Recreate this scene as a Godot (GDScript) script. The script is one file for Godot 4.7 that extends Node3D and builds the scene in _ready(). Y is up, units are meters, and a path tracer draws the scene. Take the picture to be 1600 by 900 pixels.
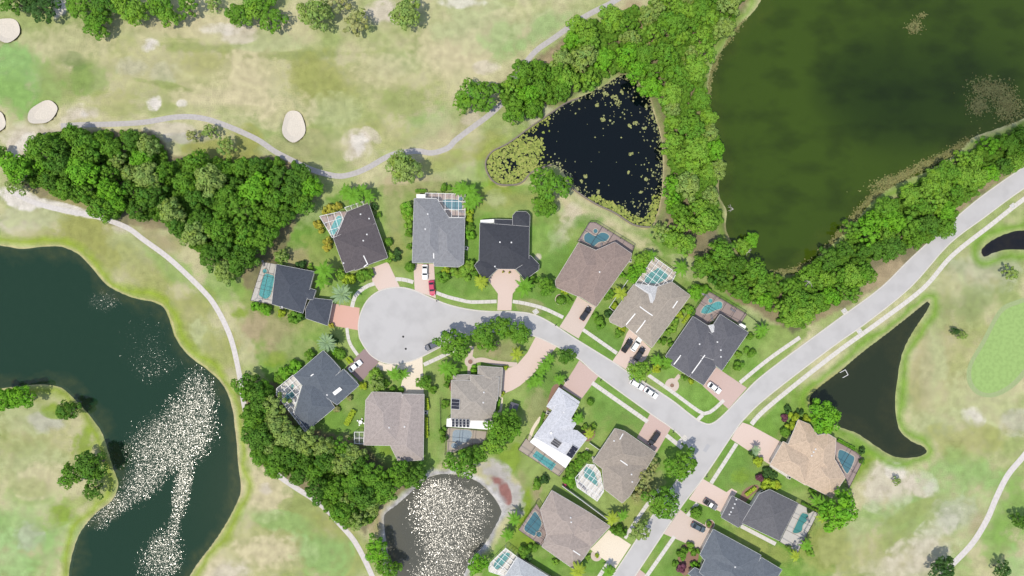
extends Node3D
# A golf-course cul-de-sac seen straight down. 1 photograph pixel on the ground = 0.2 m.
const CAMH := 212.0
const MPP := 0.2
const WATER_Y := -0.45
const GX0 := -120.0
const GY0 := -90.0
const GX1 := 1720.0
const GY1 := 990.0
var rng := RandomNumberGenerator.new()
var used := {}
var M := {}

class MB:
	var v := PackedVector3Array()
	var n := PackedVector3Array()
	var uv := PackedVector2Array()
	var c := PackedColorArray()
	var col := Color(1, 1, 1)
	func put(p: Vector3, nn: Vector3, t: Vector2) -> void:
		v.append(p); n.append(nn); uv.append(t); c.append(col)
	func tri(a: Vector3, b: Vector3, d: Vector3, nn: Vector3, ta := Vector2.ZERO, tb := Vector2.ZERO, td := Vector2.ZERO) -> void:
		if (b - a).cross(d - a).dot(nn) > 0.0:
			put(a, nn, ta); put(d, nn, td); put(b, nn, tb)
		else:
			put(a, nn, ta); put(b, nn, tb); put(d, nn, td)
	func flat(a: Vector3, b: Vector3, d: Vector3, out: Vector3) -> void:
		var nn := (b - a).cross(d - a).normalized()
		if nn.dot(out) < 0.0:
			nn = -nn
		tri(a, b, d, nn)
	func quad(a: Vector3, b: Vector3, d: Vector3, e: Vector3, out: Vector3) -> void:
		flat(a, b, d, out); flat(a, d, e, out)
	func box(t: Transform3D, s: Vector3) -> void:
		var h := s / 2.0
		var o := t.origin
		var ax := [t.basis.x * h.x, t.basis.y * h.y, t.basis.z * h.z]
		for k in 3:
			for sg in [-1.0, 1.0]:
				var f: Vector3 = ax[k] * sg
				var a: Vector3 = ax[(k + 1) % 3]
				var b: Vector3 = ax[(k + 2) % 3]
				quad(o + f - a - b, o + f + a - b, o + f + a + b, o + f - a + b, f)
	func bar(a: Vector3, b: Vector3, w: float, h: float) -> void:
		var d := b - a
		if d.length() < 0.01:
			return
		var z := d.normalized()
		var up := Vector3.UP if absf(z.y) < 0.95 else Vector3.RIGHT
		var x := up.cross(z).normalized()
		box(Transform3D(Basis(x, z.cross(x), z), (a + b) / 2.0), Vector3(w, h, d.length()))
	func tube(a: Vector3, b: Vector3, r0: float, r1: float, k := 8) -> void:
		var z := (b - a).normalized()
		var x := (Vector3.UP if absf(z.y) < 0.95 else Vector3.RIGHT).cross(z).normalized()
		var y := z.cross(x)
		for i in k:
			var t0 := TAU * i / k
			var t1 := TAU * (i + 1) / k
			var d0 := x * cos(t0) + y * sin(t0)
			var d1 := x * cos(t1) + y * sin(t1)
			quad(a + d0 * r0, a + d1 * r0, b + d1 * r1, b + d0 * r1, d0 + d1)
			flat(b, b + d0 * r1, b + d1 * r1, z)
			flat(a, a + d0 * r0, a + d1 * r0, -z)
	# a slab over a ground polygon (x, z in metres)
	func slab(p: PackedVector2Array, y0: float, y1: float, sides := true) -> void:
		var idx := Geometry2D.triangulate_polygon(p)
		for i in range(0, idx.size(), 3):
			var a := p[idx[i]]
			var b := p[idx[i + 1]]
			var d := p[idx[i + 2]]
			tri(Vector3(a.x, y1, a.y), Vector3(b.x, y1, b.y), Vector3(d.x, y1, d.y), Vector3.UP, a, b, d)
		if not sides:
			return
		var ccw := 1.0 if not Geometry2D.is_polygon_clockwise(p) else -1.0
		for i in p.size():
			var a := p[i]
			var b := p[(i + 1) % p.size()]
			var e := b - a
			var o := Vector3(e.y, 0, -e.x) * ccw
			quad(Vector3(a.x, y0, a.y), Vector3(b.x, y0, b.y), Vector3(b.x, y1, b.y), Vector3(a.x, y1, a.y), o)
	func mesh(m: Material, colours := false) -> ArrayMesh:
		var ar := []
		ar.resize(Mesh.ARRAY_MAX)
		ar[Mesh.ARRAY_VERTEX] = v
		ar[Mesh.ARRAY_NORMAL] = n
		ar[Mesh.ARRAY_TEX_UV] = uv
		if colours:
			ar[Mesh.ARRAY_COLOR] = c
		var out := ArrayMesh.new()
		if v.size():
			out.add_surface_from_arrays(Mesh.PRIMITIVE_TRIANGLES, ar)
			out.surface_set_material(0, m)
		return out

func numbered(called: String) -> String:
	var k: int = used.get(called, 0)
	used[called] = k + 1
	return called if k == 0 else "%s_%03d" % [called, k]

func meta(o: Node, label: String, category: String, group := "", kind := "") -> void:
	if label: o.set_meta("label", label)
	if category: o.set_meta("category", category)
	if group: o.set_meta("group", group)
	if kind: o.set_meta("kind", kind)

func thing(called: String, label: String, category: String, at := Vector3.ZERO, turn := 0.0, group := "") -> Node3D:
	var o := Node3D.new()
	o.name = numbered(called)
	add_child(o)
	o.position = at
	o.rotation.y = turn
	meta(o, label, category, group)
	return o

func part(called: String, mesh: Mesh, parent: Node3D) -> MeshInstance3D:
	var o := MeshInstance3D.new()
	o.name = called
	o.mesh = mesh
	parent.add_child(o, true)
	return o

func solo(called: String, mesh: Mesh, label := "", category := "", group := "", kind := "") -> MeshInstance3D:
	var o := MeshInstance3D.new()
	o.name = numbered(called)
	o.mesh = mesh
	add_child(o)
	meta(o, label, category, group, kind)
	return o

# photograph pixel (of a point at height h) -> ground position in metres
func G(p: Vector2, h := 0.0) -> Vector2:
	return (p - Vector2(800, 450)) * MPP * (CAMH - h) / CAMH

func W(p: Vector2, h := 0.0, y := 0.0) -> Vector3:
	var q := G(p, h)
	return Vector3(q.x, y, q.y)

func P(a: Array, ox := 0.0, oy := 0.0, s := 1.0) -> PackedVector2Array:
	var r := PackedVector2Array()
	for i in range(0, a.size(), 2):
		r.append(Vector2(ox + a[i] / s, oy + a[i + 1] / s))
	return r

func GP(px: PackedVector2Array, h := 0.0) -> PackedVector2Array:
	var r := PackedVector2Array()
	for p in px:
		r.append(G(p, h))
	return r

func smooth(p: PackedVector2Array, closed := true, n := 5) -> PackedVector2Array:
	var r := PackedVector2Array()
	var k := p.size()
	for i in (k if closed else k - 1):
		var a := p[(i - 1 + k) % k] if closed or i > 0 else p[i]
		var b := p[i]
		var c := p[(i + 1) % k]
		var d := p[(i + 2) % k] if closed or i + 2 < k else c
		for j in n:
			r.append(b.cubic_interpolate(c, a, d, float(j) / n))
	if not closed:
		r.append(p[k - 1])
	return r

# ---------------------------------------------------------------- materials
func noise_tex(freq: float, lo: float, hi: float, seed_: int, size := 512, oct := 3, kind := FastNoiseLite.TYPE_SIMPLEX) -> ImageTexture:
	var f := FastNoiseLite.new()
	f.seed = seed_
	f.noise_type = kind
	f.frequency = freq
	f.fractal_octaves = oct
	var half := size / 2
	var q := f.get_image(half, half)
	q.convert(Image.FORMAT_L8)
	var im := Image.create(size, size, false, Image.FORMAT_L8)
	var rc := Rect2i(0, 0, half, half)
	im.blit_rect(q, rc, Vector2i.ZERO)
	q.flip_x()
	im.blit_rect(q, rc, Vector2i(half, 0))
	q.flip_y()
	im.blit_rect(q, rc, Vector2i(half, half))
	q.flip_x()
	im.blit_rect(q, rc, Vector2i(0, half))
	var d := im.get_data()
	for i in d.size():
		d[i] = int(clampf(lerpf(lo, hi, d[i] / 255.0), 0.0, 1.0) * 255.0)
	var o := Image.create_from_data(size, size, false, Image.FORMAT_L8, d)
	return ImageTexture.create_from_image(o)

func lin(r: float, g: float, b: float, a := 1.0) -> Color:
	var c := Color(r, g, b).linear_to_srgb()
	c.a = a
	return c

func mat(called: String, c: Color, rough := 0.9, tex: Texture2D = null, metres := 8.0, spec := 0.3) -> StandardMaterial3D:
	var m := StandardMaterial3D.new()
	m.resource_name = called
	m.albedo_color = c
	m.roughness = rough
	m.metallic_specular = spec
	if tex:
		m.albedo_texture = tex
		m.uv1_triplanar = true
		m.uv1_world_triplanar = true
		m.uv1_scale = Vector3.ONE / metres
	M[called] = m
	return m

func uvmat(called: String, c: Color, rough: float, tex: Texture2D, metres: float) -> StandardMaterial3D:
	var m := mat(called, c, rough)
	m.albedo_texture = tex
	m.uv1_scale = Vector3.ONE / metres
	return m

func make_materials() -> void:
	var fine := noise_tex(0.11, 0.84, 1.06, 3, 512, 3)
	var blotch := noise_tex(0.03, 0.93, 1.03, 5, 512, 6)
	var speck := noise_tex(0.10, 0.76, 1.16, 9, 512, 4)
	var streak := noise_tex(0.02, 0.92, 1.05, 13, 512, 5)
	mat("asphalt", lin(.395, .386, .38), 0.95, noise_tex(0.015, 0.95, 1.03, 27, 512, 5), 60.0)
	M.asphalt.detail_enabled = true
	M.asphalt.detail_blend_mode = BaseMaterial3D.BLEND_MODE_MUL
	M.asphalt.detail_albedo = noise_tex(0.12, 0.975, 1.02, 23, 512, 4)
	M.asphalt.uv2_triplanar = true
	M.asphalt.uv2_world_triplanar = true
	M.asphalt.detail_uv_layer = BaseMaterial3D.DETAIL_UV_2
	M.asphalt.uv2_scale = Vector3.ONE / 11.0
	mat("concrete", lin(.51, .485, .445), 0.9, blotch, 14.0)
	mat("kerb", lin(.50, .475, .43), 0.9, blotch, 9.0)
	mat("cart_path", lin(.37, .35, .335), 0.95, blotch, 17.0)
	mat("pale_path", lin(.50, .47, .445), 0.95, blotch, 17.0)
	mat("pink_paver", lin(.57, .455, .395), 0.9, fine, 5.0)
	mat("rose_paver", lin(.48, .36, .32), 0.9, fine, 5.0)
	mat("salmon_paver", lin(.56, .34, .275), 0.9, fine, 5.0)
	mat("tan_paver", lin(.52, .43, .37), 0.9, fine, 5.0)
	mat("brown_paver", lin(.27, .20, .195), 0.9, fine, 5.0)
	mat("cream_paver", lin(.66, .58, .46), 0.9, speck, 11.0)
	mat("deck_pale", lin(.60, .575, .53), 0.9, blotch, 6.0)
	mat("deck_rose", lin(.40, .315, .29), 0.9, speck, 9.0)
	mat("deck_tan", lin(.50, .43, .36), 0.9, fine, 6.0)
	mat("mulch", lin(.24, .15, .11), 0.95, speck, 6.0)
	mat("stone_edge", lin(.55, .5, .42), 0.9, speck, 4.0)
	mat("dead_wood", lin(.46, .43, .39), 0.9, fine, 2.0)
	mat("edging", lin(.20, .175, .145), 0.95, speck, 3.0)
	mat("bunker_sand", lin(.52, .475, .405), 0.95, blotch, 9.0)
	mat("stucco", lin(.62, .55, .45), 0.85, fine, 4.0)
	mat("stucco_white", lin(.72, .70, .66), 0.85, fine, 4.0)
	mat("white_metal", lin(.66, .655, .64), 0.45)
	mat("dark_metal", lin(.035, .033, .032), 0.5)
	mat("white_flat_roof", lin(.80, .79, .77), 0.6, fine, 7.0)
	mat("glass_dark", lin(.02, .025, .03), 0.08, null, 1.0, 0.5)
	mat("garage_paint", lin(.68, .64, .57), 0.6)
	mat("solar", lin(.012, .013, .022), 0.25, null, 1.0, 0.5)
	mat("vent", lin(.62, .62, .62), 0.5)
	mat("ac_grey", lin(.45, .45, .43), 0.6)
	mat("black", lin(.015, .015, .016), 0.6)
	mat("wood", lin(.30, .19, .09), 0.8, fine, 2.0)
	mat("bark", lin(.15, .125, .10), 0.95, fine, 2.0)
	mat("palm_bark", lin(.28, .25, .21), 0.95, fine, 1.0)
	mat("tyre", lin(.02, .02, .02), 0.8)
	mat("rim", lin(.5, .5, .5), 0.3)
	mat("head_lamp", lin(.7, .7, .72), 0.15)
	mat("tail_lamp", lin(.4, .02, .02), 0.2)
	mat("magenta_cloth", lin(.50, .03, .20), 0.8)
	mat("slate_cloth", lin(.09, .09, .11), 0.8)
	mat("cushion", lin(.25, .24, .26), 0.8)
	for a in [["white", .75, .75, .74], ["black", .012, .012, .015], ["navy", .02, .03, .06], ["red", .42, .02, .07], ["grey", .16, .16, .165], ["slate", .06, .085, .10]]:
		var pm := mat("paint_" + str(a[0]), lin(a[1], a[2], a[3]), 0.25, null, 1.0, 0.5)
		pm.clearcoat_enabled = true
		pm.clearcoat = 0.7
		pm.clearcoat_roughness = 0.05
	# shingles: each roof its own tone
	for a in [["charcoal_brown", .105, .092, .098], ["grey", .225, .23, .245], ["black", .052, .055, .066], ["brown", .265, .205, .18], ["taupe", .32, .28, .235], ["slate", .118, .118, .132], ["navy", .068, .077, .096], ["blue_grey", .108, .125, .148], ["warm_grey", .345, .30, .28], ["stone", .33, .30, .265], ["white", .50, .51, .545], ["olive_taupe", .30, .26, .22], ["rose_grey", .335, .285, .255], ["tan", .48, .375, .28], ["dark_grey", .122, .122, .132], ["steel", .125, .142, .165], ["pale_grey", .40, .42, .44], ["silver", .50, .50, .50]]:
		var sm := uvmat("shingle_" + str(a[0]), lin(a[1], a[2], a[3]), 0.92, speck, 16.0)
		sm.detail_enabled = true
		sm.detail_blend_mode = BaseMaterial3D.BLEND_MODE_MUL
		sm.detail_albedo = streak
		sm.detail_uv_layer = BaseMaterial3D.DETAIL_UV_1
		mat("cap_" + str(a[0]), lin(a[1], a[2], a[3]), 0.9)
	for a in [["screen_white", .5, .5, .5, .10], ["screen_dark", .03, .03, .03, .17]]:
		var s := mat(a[0], lin(a[1], a[2], a[3], a[4]), 0.9)
		s.transparency = BaseMaterial3D.TRANSPARENCY_ALPHA
	var pw := mat("pool_water", lin(.12, .42, .42), 0.06, noise_tex(.04, .75, 1.2, 31, 256, 3), 5.0, 0.5)
	pw.resource_name = "pool_water"
	mat("pool_deep", lin(.075, .20, .245), 0.06, null, 1.0, 0.5)
	mat("pool_green", lin(.06, .25, .235), 0.06, null, 1.0, 0.5)
	mat("pool_sparkle", lin(.42, .52, .60), 0.15, noise_tex(.22, .25, 1.6, 33, 256, 2), 5.0, 0.5)  # pale flecks in the colour stand in for sparkle on the water
	# leaves (vertex colours vary leaf by leaf)
	for a in [["leaf_deep", 0.087, 0.188, 0.026], ["leaf_mid", 0.119, 0.249, 0.028], ["leaf_fresh", 0.178, 0.325, 0.040], ["leaf_olive", 0.225, 0.315, 0.080], ["leaf_yellow", 0.293, 0.396, 0.032], ["leaf_gold", 0.370, 0.352, 0.051], ["leaf_bright", 0.143, 0.334, 0.026], ["leaf_purple", 0.154, 0.062, 0.088], ["leaf_blue", 0.154, 0.256, 0.184], ["leaf_dark", 0.053, 0.116, 0.030], ["leaf_dry", 0.309, 0.326, 0.124], ["palm_frond", 0.131, 0.291, 0.030], ["palm_gold", 0.293, 0.379, 0.043], ["palm_silver", 0.239, 0.344, 0.192], ["reed", .215, .215, .085]]:
		var lm := mat(a[0], lin(a[1], a[2], a[3]), 0.75, null, 1.0, 0.18)
		lm.vertex_color_use_as_albedo = true
		lm.cull_mode = BaseMaterial3D.CULL_DISABLED
		lm.backlight_enabled = true
		lm.backlight = Color(.5, .52, .3)
# ---------------------------------------------------------------- ponds and the ground
var ponds := {}
var sdf := PackedFloat32Array()
var gw := 0
var gh := 0

func define_ponds() -> void:
	ponds["lake_west"] = smooth(P([-110,384, -40,380, 0,384, 32,389, 75,385, 95,386, 120,397, 140,417, 160,440, 175,452, 207,466, 237,472, 255,482, 265,505, 272,527, 292,555, 325,580, 347,602, 360,632, 366,670, 372,737, 375,767, 362,800, 337,842, 297,897, 270,960, 200,980, 110,960, 107,900, 112,867, 125,832, 150,802, 175,782, 184,757, 177,735, 170,712, 158,676, 137,647, 117,625, 95,606, 70,601, 40,602, 0,607, -60,612, -110,612]))
	ponds["pond_south"] = smooth(P([600,807, 617,792, 637,775, 665,750, 690,742, 725,745, 748,755, 766,772, 780,792, 781,808, 757,850, 735,875, 722,905, 700,940, 640,940, 615,898, 607,870, 602,835]))
	ponds["pond_lily"] = smooth(P([965,120, 978,117, 1000,133, 1014,150, 1022,178, 1032,212, 1036,250, 1034,300, 1026,335, 1015,354, 990,350, 960,331, 930,317, 900,297, 890,285, 878,265, 862,256, 832,267, 815,284, 795,288, 775,285, 763,270, 760,252, 770,237, 795,224, 832,197, 850,185, 882,162, 905,152, 937,138]))
	ponds["lake_green"] = smooth(P([1200,-70, 1190,0, 1150,47, 1125,85, 1112,112, 1108,150, 1112,187, 1124,225, 1130,250, 1125,275, 1125,305, 1137,330, 1135,355, 1148,385, 1168,412, 1200,427, 1240,428, 1262,415, 1295,385, 1340,342, 1370,307, 1412,282, 1450,267, 1495,240, 1520,215, 1560,200, 1610,180, 1700,130, 1715,-70]))
	ponds["pond_east"] = smooth(P([1453,470, 1450,484, 1425,522, 1410,555, 1402,600, 1400,637, 1406,672, 1425,690, 1446,700, 1446,710, 1420,716, 1395,712, 1370,697, 1340,677, 1315,668, 1275,648, 1267,622, 1282,605, 1312,582, 1350,550, 1387,522, 1425,492]))
	ponds["pond_far"] = smooth(P([1650,357, 1600,360, 1575,365, 1550,377, 1536,390, 1539,401, 1555,394, 1580,389, 1610,390, 1655,388]))

var bunkers := [[10, 47, 22, 19, 0], [-6, 190, 15, 17, 0], [67, 176, 25, 16, -28], [459, 198, 18, 25, 0]]

func seg_dist(p: Vector2, poly: PackedVector2Array) -> float:
	var best := 1e9
	var a := poly[poly.size() - 1]
	for b in poly:
		var e := b - a
		var t := clampf((p - a).dot(e) / maxf(e.length_squared(), 1e-6), 0.0, 1.0)
		best = minf(best, p.distance_squared_to(a + e * t))
		a = b
	return sqrt(best)

func make_sdf() -> void:
	gw = int((GX1 - GX0) / 5.0) + 1
	gh = int((GY1 - GY0) / 5.0) + 1
	sdf.resize(gw * gh)
	sdf.fill(-60.0)
	for k in ponds:
		var poly: PackedVector2Array = ponds[k]
		var bb := Rect2(poly[0], Vector2.ZERO)
		for p in poly:
			bb = bb.expand(p)
		bb = bb.grow(60)
		for j in range(maxi(0, int((bb.position.y - GY0) / 5.0)), mini(gh, int((bb.end.y - GY0) / 5.0) + 1)):
			for i in range(maxi(0, int((bb.position.x - GX0) / 5.0)), mini(gw, int((bb.end.x - GX0) / 5.0) + 1)):
				var p := Vector2(GX0 + i * 5.0, GY0 + j * 5.0)
				var d := minf(seg_dist(p, poly), 60.0)
				if not Geometry2D.is_point_in_polygon(p, poly):
					d = -d
				sdf[j * gw + i] = maxf(sdf[j * gw + i], d)

func ground_height(i: int, j: int) -> float:
	var s := sdf[j * gw + i] * MPP
	var h := 0.0
	if s > -1.6:
		if s < 0.0:
			h = WATER_Y * smoothstep(-1.6, 0.0, s) * 1.0
		else:
			h = WATER_Y - minf(s * 0.35, 1.4)
	var p := Vector2(GX0 + i * 5.0, GY0 + j * 5.0)
	for b in bunkers:
		var q := (p - Vector2(b[0], b[1])).rotated(-deg_to_rad(b[4]))
		var e := sqrt(pow(q.x / b[2], 2) + pow(q.y / b[3], 2))
		if e < 1.5:
			h += 0.18 * (1.0 - smoothstep(1.05, 1.5, e)) - 1.3 * (1.0 - smoothstep(0.85, 1.12, e))
	return h

const PAL := {
	"T": [.45, .40, .25], "S": [.47, .42, .335], "O": [.225, .265, .09], "G": [.125, .225, .048], "U": [.165, .25, .022], "P": [.34, .365, .19],
	"W": [.54, .505, .445], "B": [.31, .25, .155], "L": [.20, .33, .11], "K": [.135, .105, .06], "M": [.36, .34, .31], "R": [.24, .12, .105], "Y": [.25, .26, .08], "E": [.17, .29, .065], "D": [.10, .16, .05], "C": [.27, .40, .17]}

# x, y, rx, ry, turn, colour, strength (photograph pixels on the ground)
var BLOBS := [
	[45,700,90,75,0,"Y",.42], [40,820,80,70,0,"L",.40], [450,850,120,70,0,"Y",.42], [1480,800,140,80,0,"L",.38], [1500,560,80,90,0,"Y",.38], [300,110,230,50,0,"Y",.32], [560,140,160,60,0,"Y",.3], [180,395,150,60,30,"Y",.4], [1330,850,80,60,0,"Y",.4], [420,500,80,60,0,"Y",.35],
	# north fairway
	[28,125,62,52,0,"L",.95], [20,150,48,40,0,"E",.5], [95,120,45,40,0,"O",.65], [140,120,40,26,0,"G",.5], [110,65,60,30,0,"T",.5], [110,95,22,14,10,"D",.5], [330,75,90,8,2,"O",.7], [470,86,130,7,-2,"O",.75], [210,105,30,16,0,"M",.35],
	[250,110,30,20,0,"M",.3], [320,95,40,20,0,"Y",.5], [390,130,50,50,0,"T",.8], [420,60,60,18,0,"P",.8], [300,40,90,16,0,"T",.7], [500,130,60,45,0,"Y",.6], [520,170,40,25,0,"P",.6], [560,105,30,8,10,"O",.6], [620,100,40,20,0,"P",.6], [640,160,45,30,0,"O",.75], [670,195,45,28,-30,"L",.4],
	[700,80,60,40,20,"T",.7], [740,40,60,40,0,"P",.9], [760,60,70,30,-30,"T",.5], [790,55,40,25,0,"L",.5], [850,40,60,25,-25,"P",.9], [830,55,70,15,-35,"L",.5], [590,110,50,25,0,"T",.5], [600,210,50,20,0,"Y",.4], [480,230,60,26,0,"B",.35], [530,245,60,20,0,"O",.45],
	[180,160,40,22,0,"Y",.4], [240,150,40,25,0,"O",.4], [270,135,70,5,12,"O",.8], [330,150,60,18,0,"T",.6], [440,170,50,30,0,"T",.6], [250,170,140,10,0,"O",.35], [60,210,60,20,0,"S",.6], [130,178,24,10,-10,"S",.8],
	[233,70,14,11,0,"W",1.0], [239,158,11,13,0,"W",1.0], [284,161,8,6,0,"W",.8], [131,178,7,6,0,"W",.9], [556,228,22,24,0,"S",1.0], [560,225,14,16,0,"W",.9], [580,210,16,8,40,"S",.7], [370,52,30,14,0,"S",.8], [345,45,30,9,0,"W",.55], [600,20,30,18,0,"S",.9], [720,4,35,8,0,"W",.7], [90,8,12,20,0,"W",.9], [760,105,20,10,0,"S",.7], [735,185,16,10,-30,"S",.7], [110,180,10,24,50,"S",.7],
	[880,85,30,14,-30,"B",.8], [985,8,22,16,0,"B",.8], [890,140,10,24,40,"B",.7], [840,180,12,24,60,"S",.7],
	[265,200,40,9,0,"S",.8], [290,215,40,8,0,"M",.7], [380,215,30,22,20,"Y",.9], [350,240,60,25,0,"Y",.9], [30,230,18,26,20,"S",.9], [35,225,9,22,40,"W",.7],
	[690,210,60,25,-25,"B",.3], [720,270,60,30,0,"E",.5], [660,290,60,20,0,"B",.45], [700,250,70,14,-10,"Y",.6], [780,275,16,30,0,"U",.7], [760,225,30,18,-30,"Y",.7], [820,255,40,20,0,"E",.4],
	# west: by the lake
	[45,345,45,22,0,"S",.75], [60,340,50,24,0,"P",.8], [130,365,50,28,20,"Y",.9], [90,370,60,16,5,"Y",.6], [30,310,35,14,20,"W",1.0], [90,322,60,7,14,"W",1.0], [190,355,14,9,0,"S",.8], [205,392,30,42,-38,"P",.55], [160,400,30,18,35,"Y",.7], [275,420,60,22,42,"E",.6], [240,370,40,16,42,"B",.5], [265,380,20,20,0,"B",.4], [340,440,40,30,40,"E",.55], [225,430,60,24,45,"Y",.5], [290,495,50,50,0,"Y",.6], [312,517,14,26,-22,"P",.75], [345,560,30,50,0,"Y",.6],
	[395,510,20,25,0,"B",.7], [372,490,14,10,0,"U",.8], [420,520,50,30,0,"B",.6], [440,545,50,20,0,"B",.45], [470,540,40,22,0,"E",.4], [430,560,20,12,0,"U",.6], [465,400,22,22,0,"B",.75], [500,400,40,35,0,"Y",.4], [480,330,35,25,0,"P",.45], [615,340,14,60,-5,"B",.35], [620,390,20,40,0,"Y",.5],
	# peninsula and south-west fairway
	[45,660,45,28,0,"P",.8], [70,660,30,16,0,"M",.6], [40,720,60,40,0,"P",.7], [60,750,40,26,-15,"T",.65], [25,700,50,14,-10,"O",.4], [50,760,30,14,0,"O",.5], [95,800,18,12,0,"U",.6], [30,830,50,34,0,"L",.55], [10,870,40,40,0,"C",.6], [45,840,22,26,0,"M",.45], [70,870,30,30,0,"L",.5], [90,640,25,12,0,"U",.8], [130,690,20,26,0,"U",.8], [110,790,60,18,-30,"U",.5],
	[410,770,40,40,0,"T",.9], [415,763,10,9,0,"S",.8], [430,860,60,30,0,"T",.9], [460,790,24,12,0,"O",.8], [440,815,70,16,10,"L",.6], [500,860,45,45,0,"L",.75], [520,820,40,25,0,"Y",.6], [350,890,40,20,0,"S",.8], [330,880,30,16,-40,"T",.7], [590,815,20,26,0,"B",.8], [560,790,20,20,0,"K",.6],
	# around the south pond
	[800,720,24,26,0,"U",.7], [825,800,16,46,0,"U",.85], [805,850,18,40,30,"U",.6], [838,770,10,24,0,"B",.7], [815,745,12,22,0,"B",.4], [786,762,24,44,-30,"M",1.0], [770,738,30,12,20,"M",1.0], [787,766,8,20,-20,"R",1.0], [776,750,17,7,35,"R",1.0],
	# east: rough, green and tee
	[1390,425,28,18,-35,"B",.8], [1375,430,40,14,-40,"B",.7], [1510,310,40,8,-38,"B",.8], [1540,425,60,30,0,"M",.35], [1490,470,60,40,0,"P",.7], [1470,520,22,90,8,"B",.35], [1460,560,20,70,5,"P",.8], [1500,500,40,50,0,"O",.5], [1440,590,18,70,0,"B",.35], [1530,620,60,40,0,"P",.6], [1520,650,18,14,30,"W",.75], [1590,660,26,20,0,"M",.5], [1520,470,50,25,-20,"D",.3], [1470,670,50,30,0,"P",.7], [1500,690,60,30,0,"Y",.6], [1380,760,42,36,0,"S",.85], [1400,735,16,12,0,"W",.6], [1440,755,26,18,20,"S",.85], [1455,760,10,14,40,"W",.6], [1500,740,60,40,0,"L",.45], [1370,810,60,28,-20,"L",.45], [1410,840,90,40,-25,"O",.45], [1460,830,50,20,-40,"W",.45], [1440,860,60,26,-20,"S",.7], [1400,885,60,20,0,"S",.55], [1320,850,50,30,-30,"P",.55], [1420,800,70,10,-25,"O",.6], [1500,800,40,30,0,"M",.4], [1560,860,40,40,0,"E",.6], [1590,800,30,60,20,"E",.7], [1525,815,12,30,30,"B",.6], [1590,880,30,30,0,"C",.5], [1345,735,14,30,30,"U",.6], [1290,860,40,40,0,"Y",.6],
	[1240,700,40,30,0,"G",.3], [1330,640,30,20,0,"Y",.4], [1260,620,40,20,-30,"U",.5], [1250,640,40,30,-30,"E",.6], [1300,600,60,14,-36,"Y",.8],
	# lawns
	[940,345,90,16,30,"T",.75], [895,320,22,45,35,"T",.85], [880,355,16,40,30,"S",.5], [845,385,30,70,15,"E",.5], [860,420,16,40,30,"G",.9], [920,345,30,12,-10,"G",.8], [840,400,5,5,0,"S",.9], [800,310,60,20,0,"Y",.6], [775,310,16,14,0,"P",.6],
	[960,540,50,16,38,"G",.9], [980,640,60,40,35,"G",.85], [965,620,50,20,35,"E",.5], [1060,600,50,30,35,"E",.6], [1150,540,40,30,-35,"E",.6], [1160,500,30,20,0,"P",.5], [1080,420,40,16,20,"P",.7], [1110,430,30,20,0,"O",.6], [1150,740,40,45,-35,"G",.7], [1160,745,16,14,0,"U",.5], [1060,870,30,40,30,"G",.7], [860,600,40,40,0,"G",.8], [840,640,20,30,0,"B",.45], [880,590,30,30,0,"G",.6], [610,710,40,22,0,"E",.8], [605,705,14,10,0,"U",.6], [690,650,12,80,0,"G",.6], [700,710,14,50,0,"P",.3], [560,650,20,40,30,"G",.5], [540,690,14,14,0,"B",.4],
	[850,475,30,20,20,"G",.7], [830,480,24,12,15,"B",.5], [700,440,40,16,10,"G",.6], [790,550,24,18,0,"B",.5], [760,545,20,16,0,"B",.4], [1010,760,30,20,-40,"B",.4], [990,800,30,30,0,"Y",.5], [900,770,30,20,30,"G",.6], [1130,860,50,8,30,"U",.5], [1185,850,60,14,30,"Y",.6],
]

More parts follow.
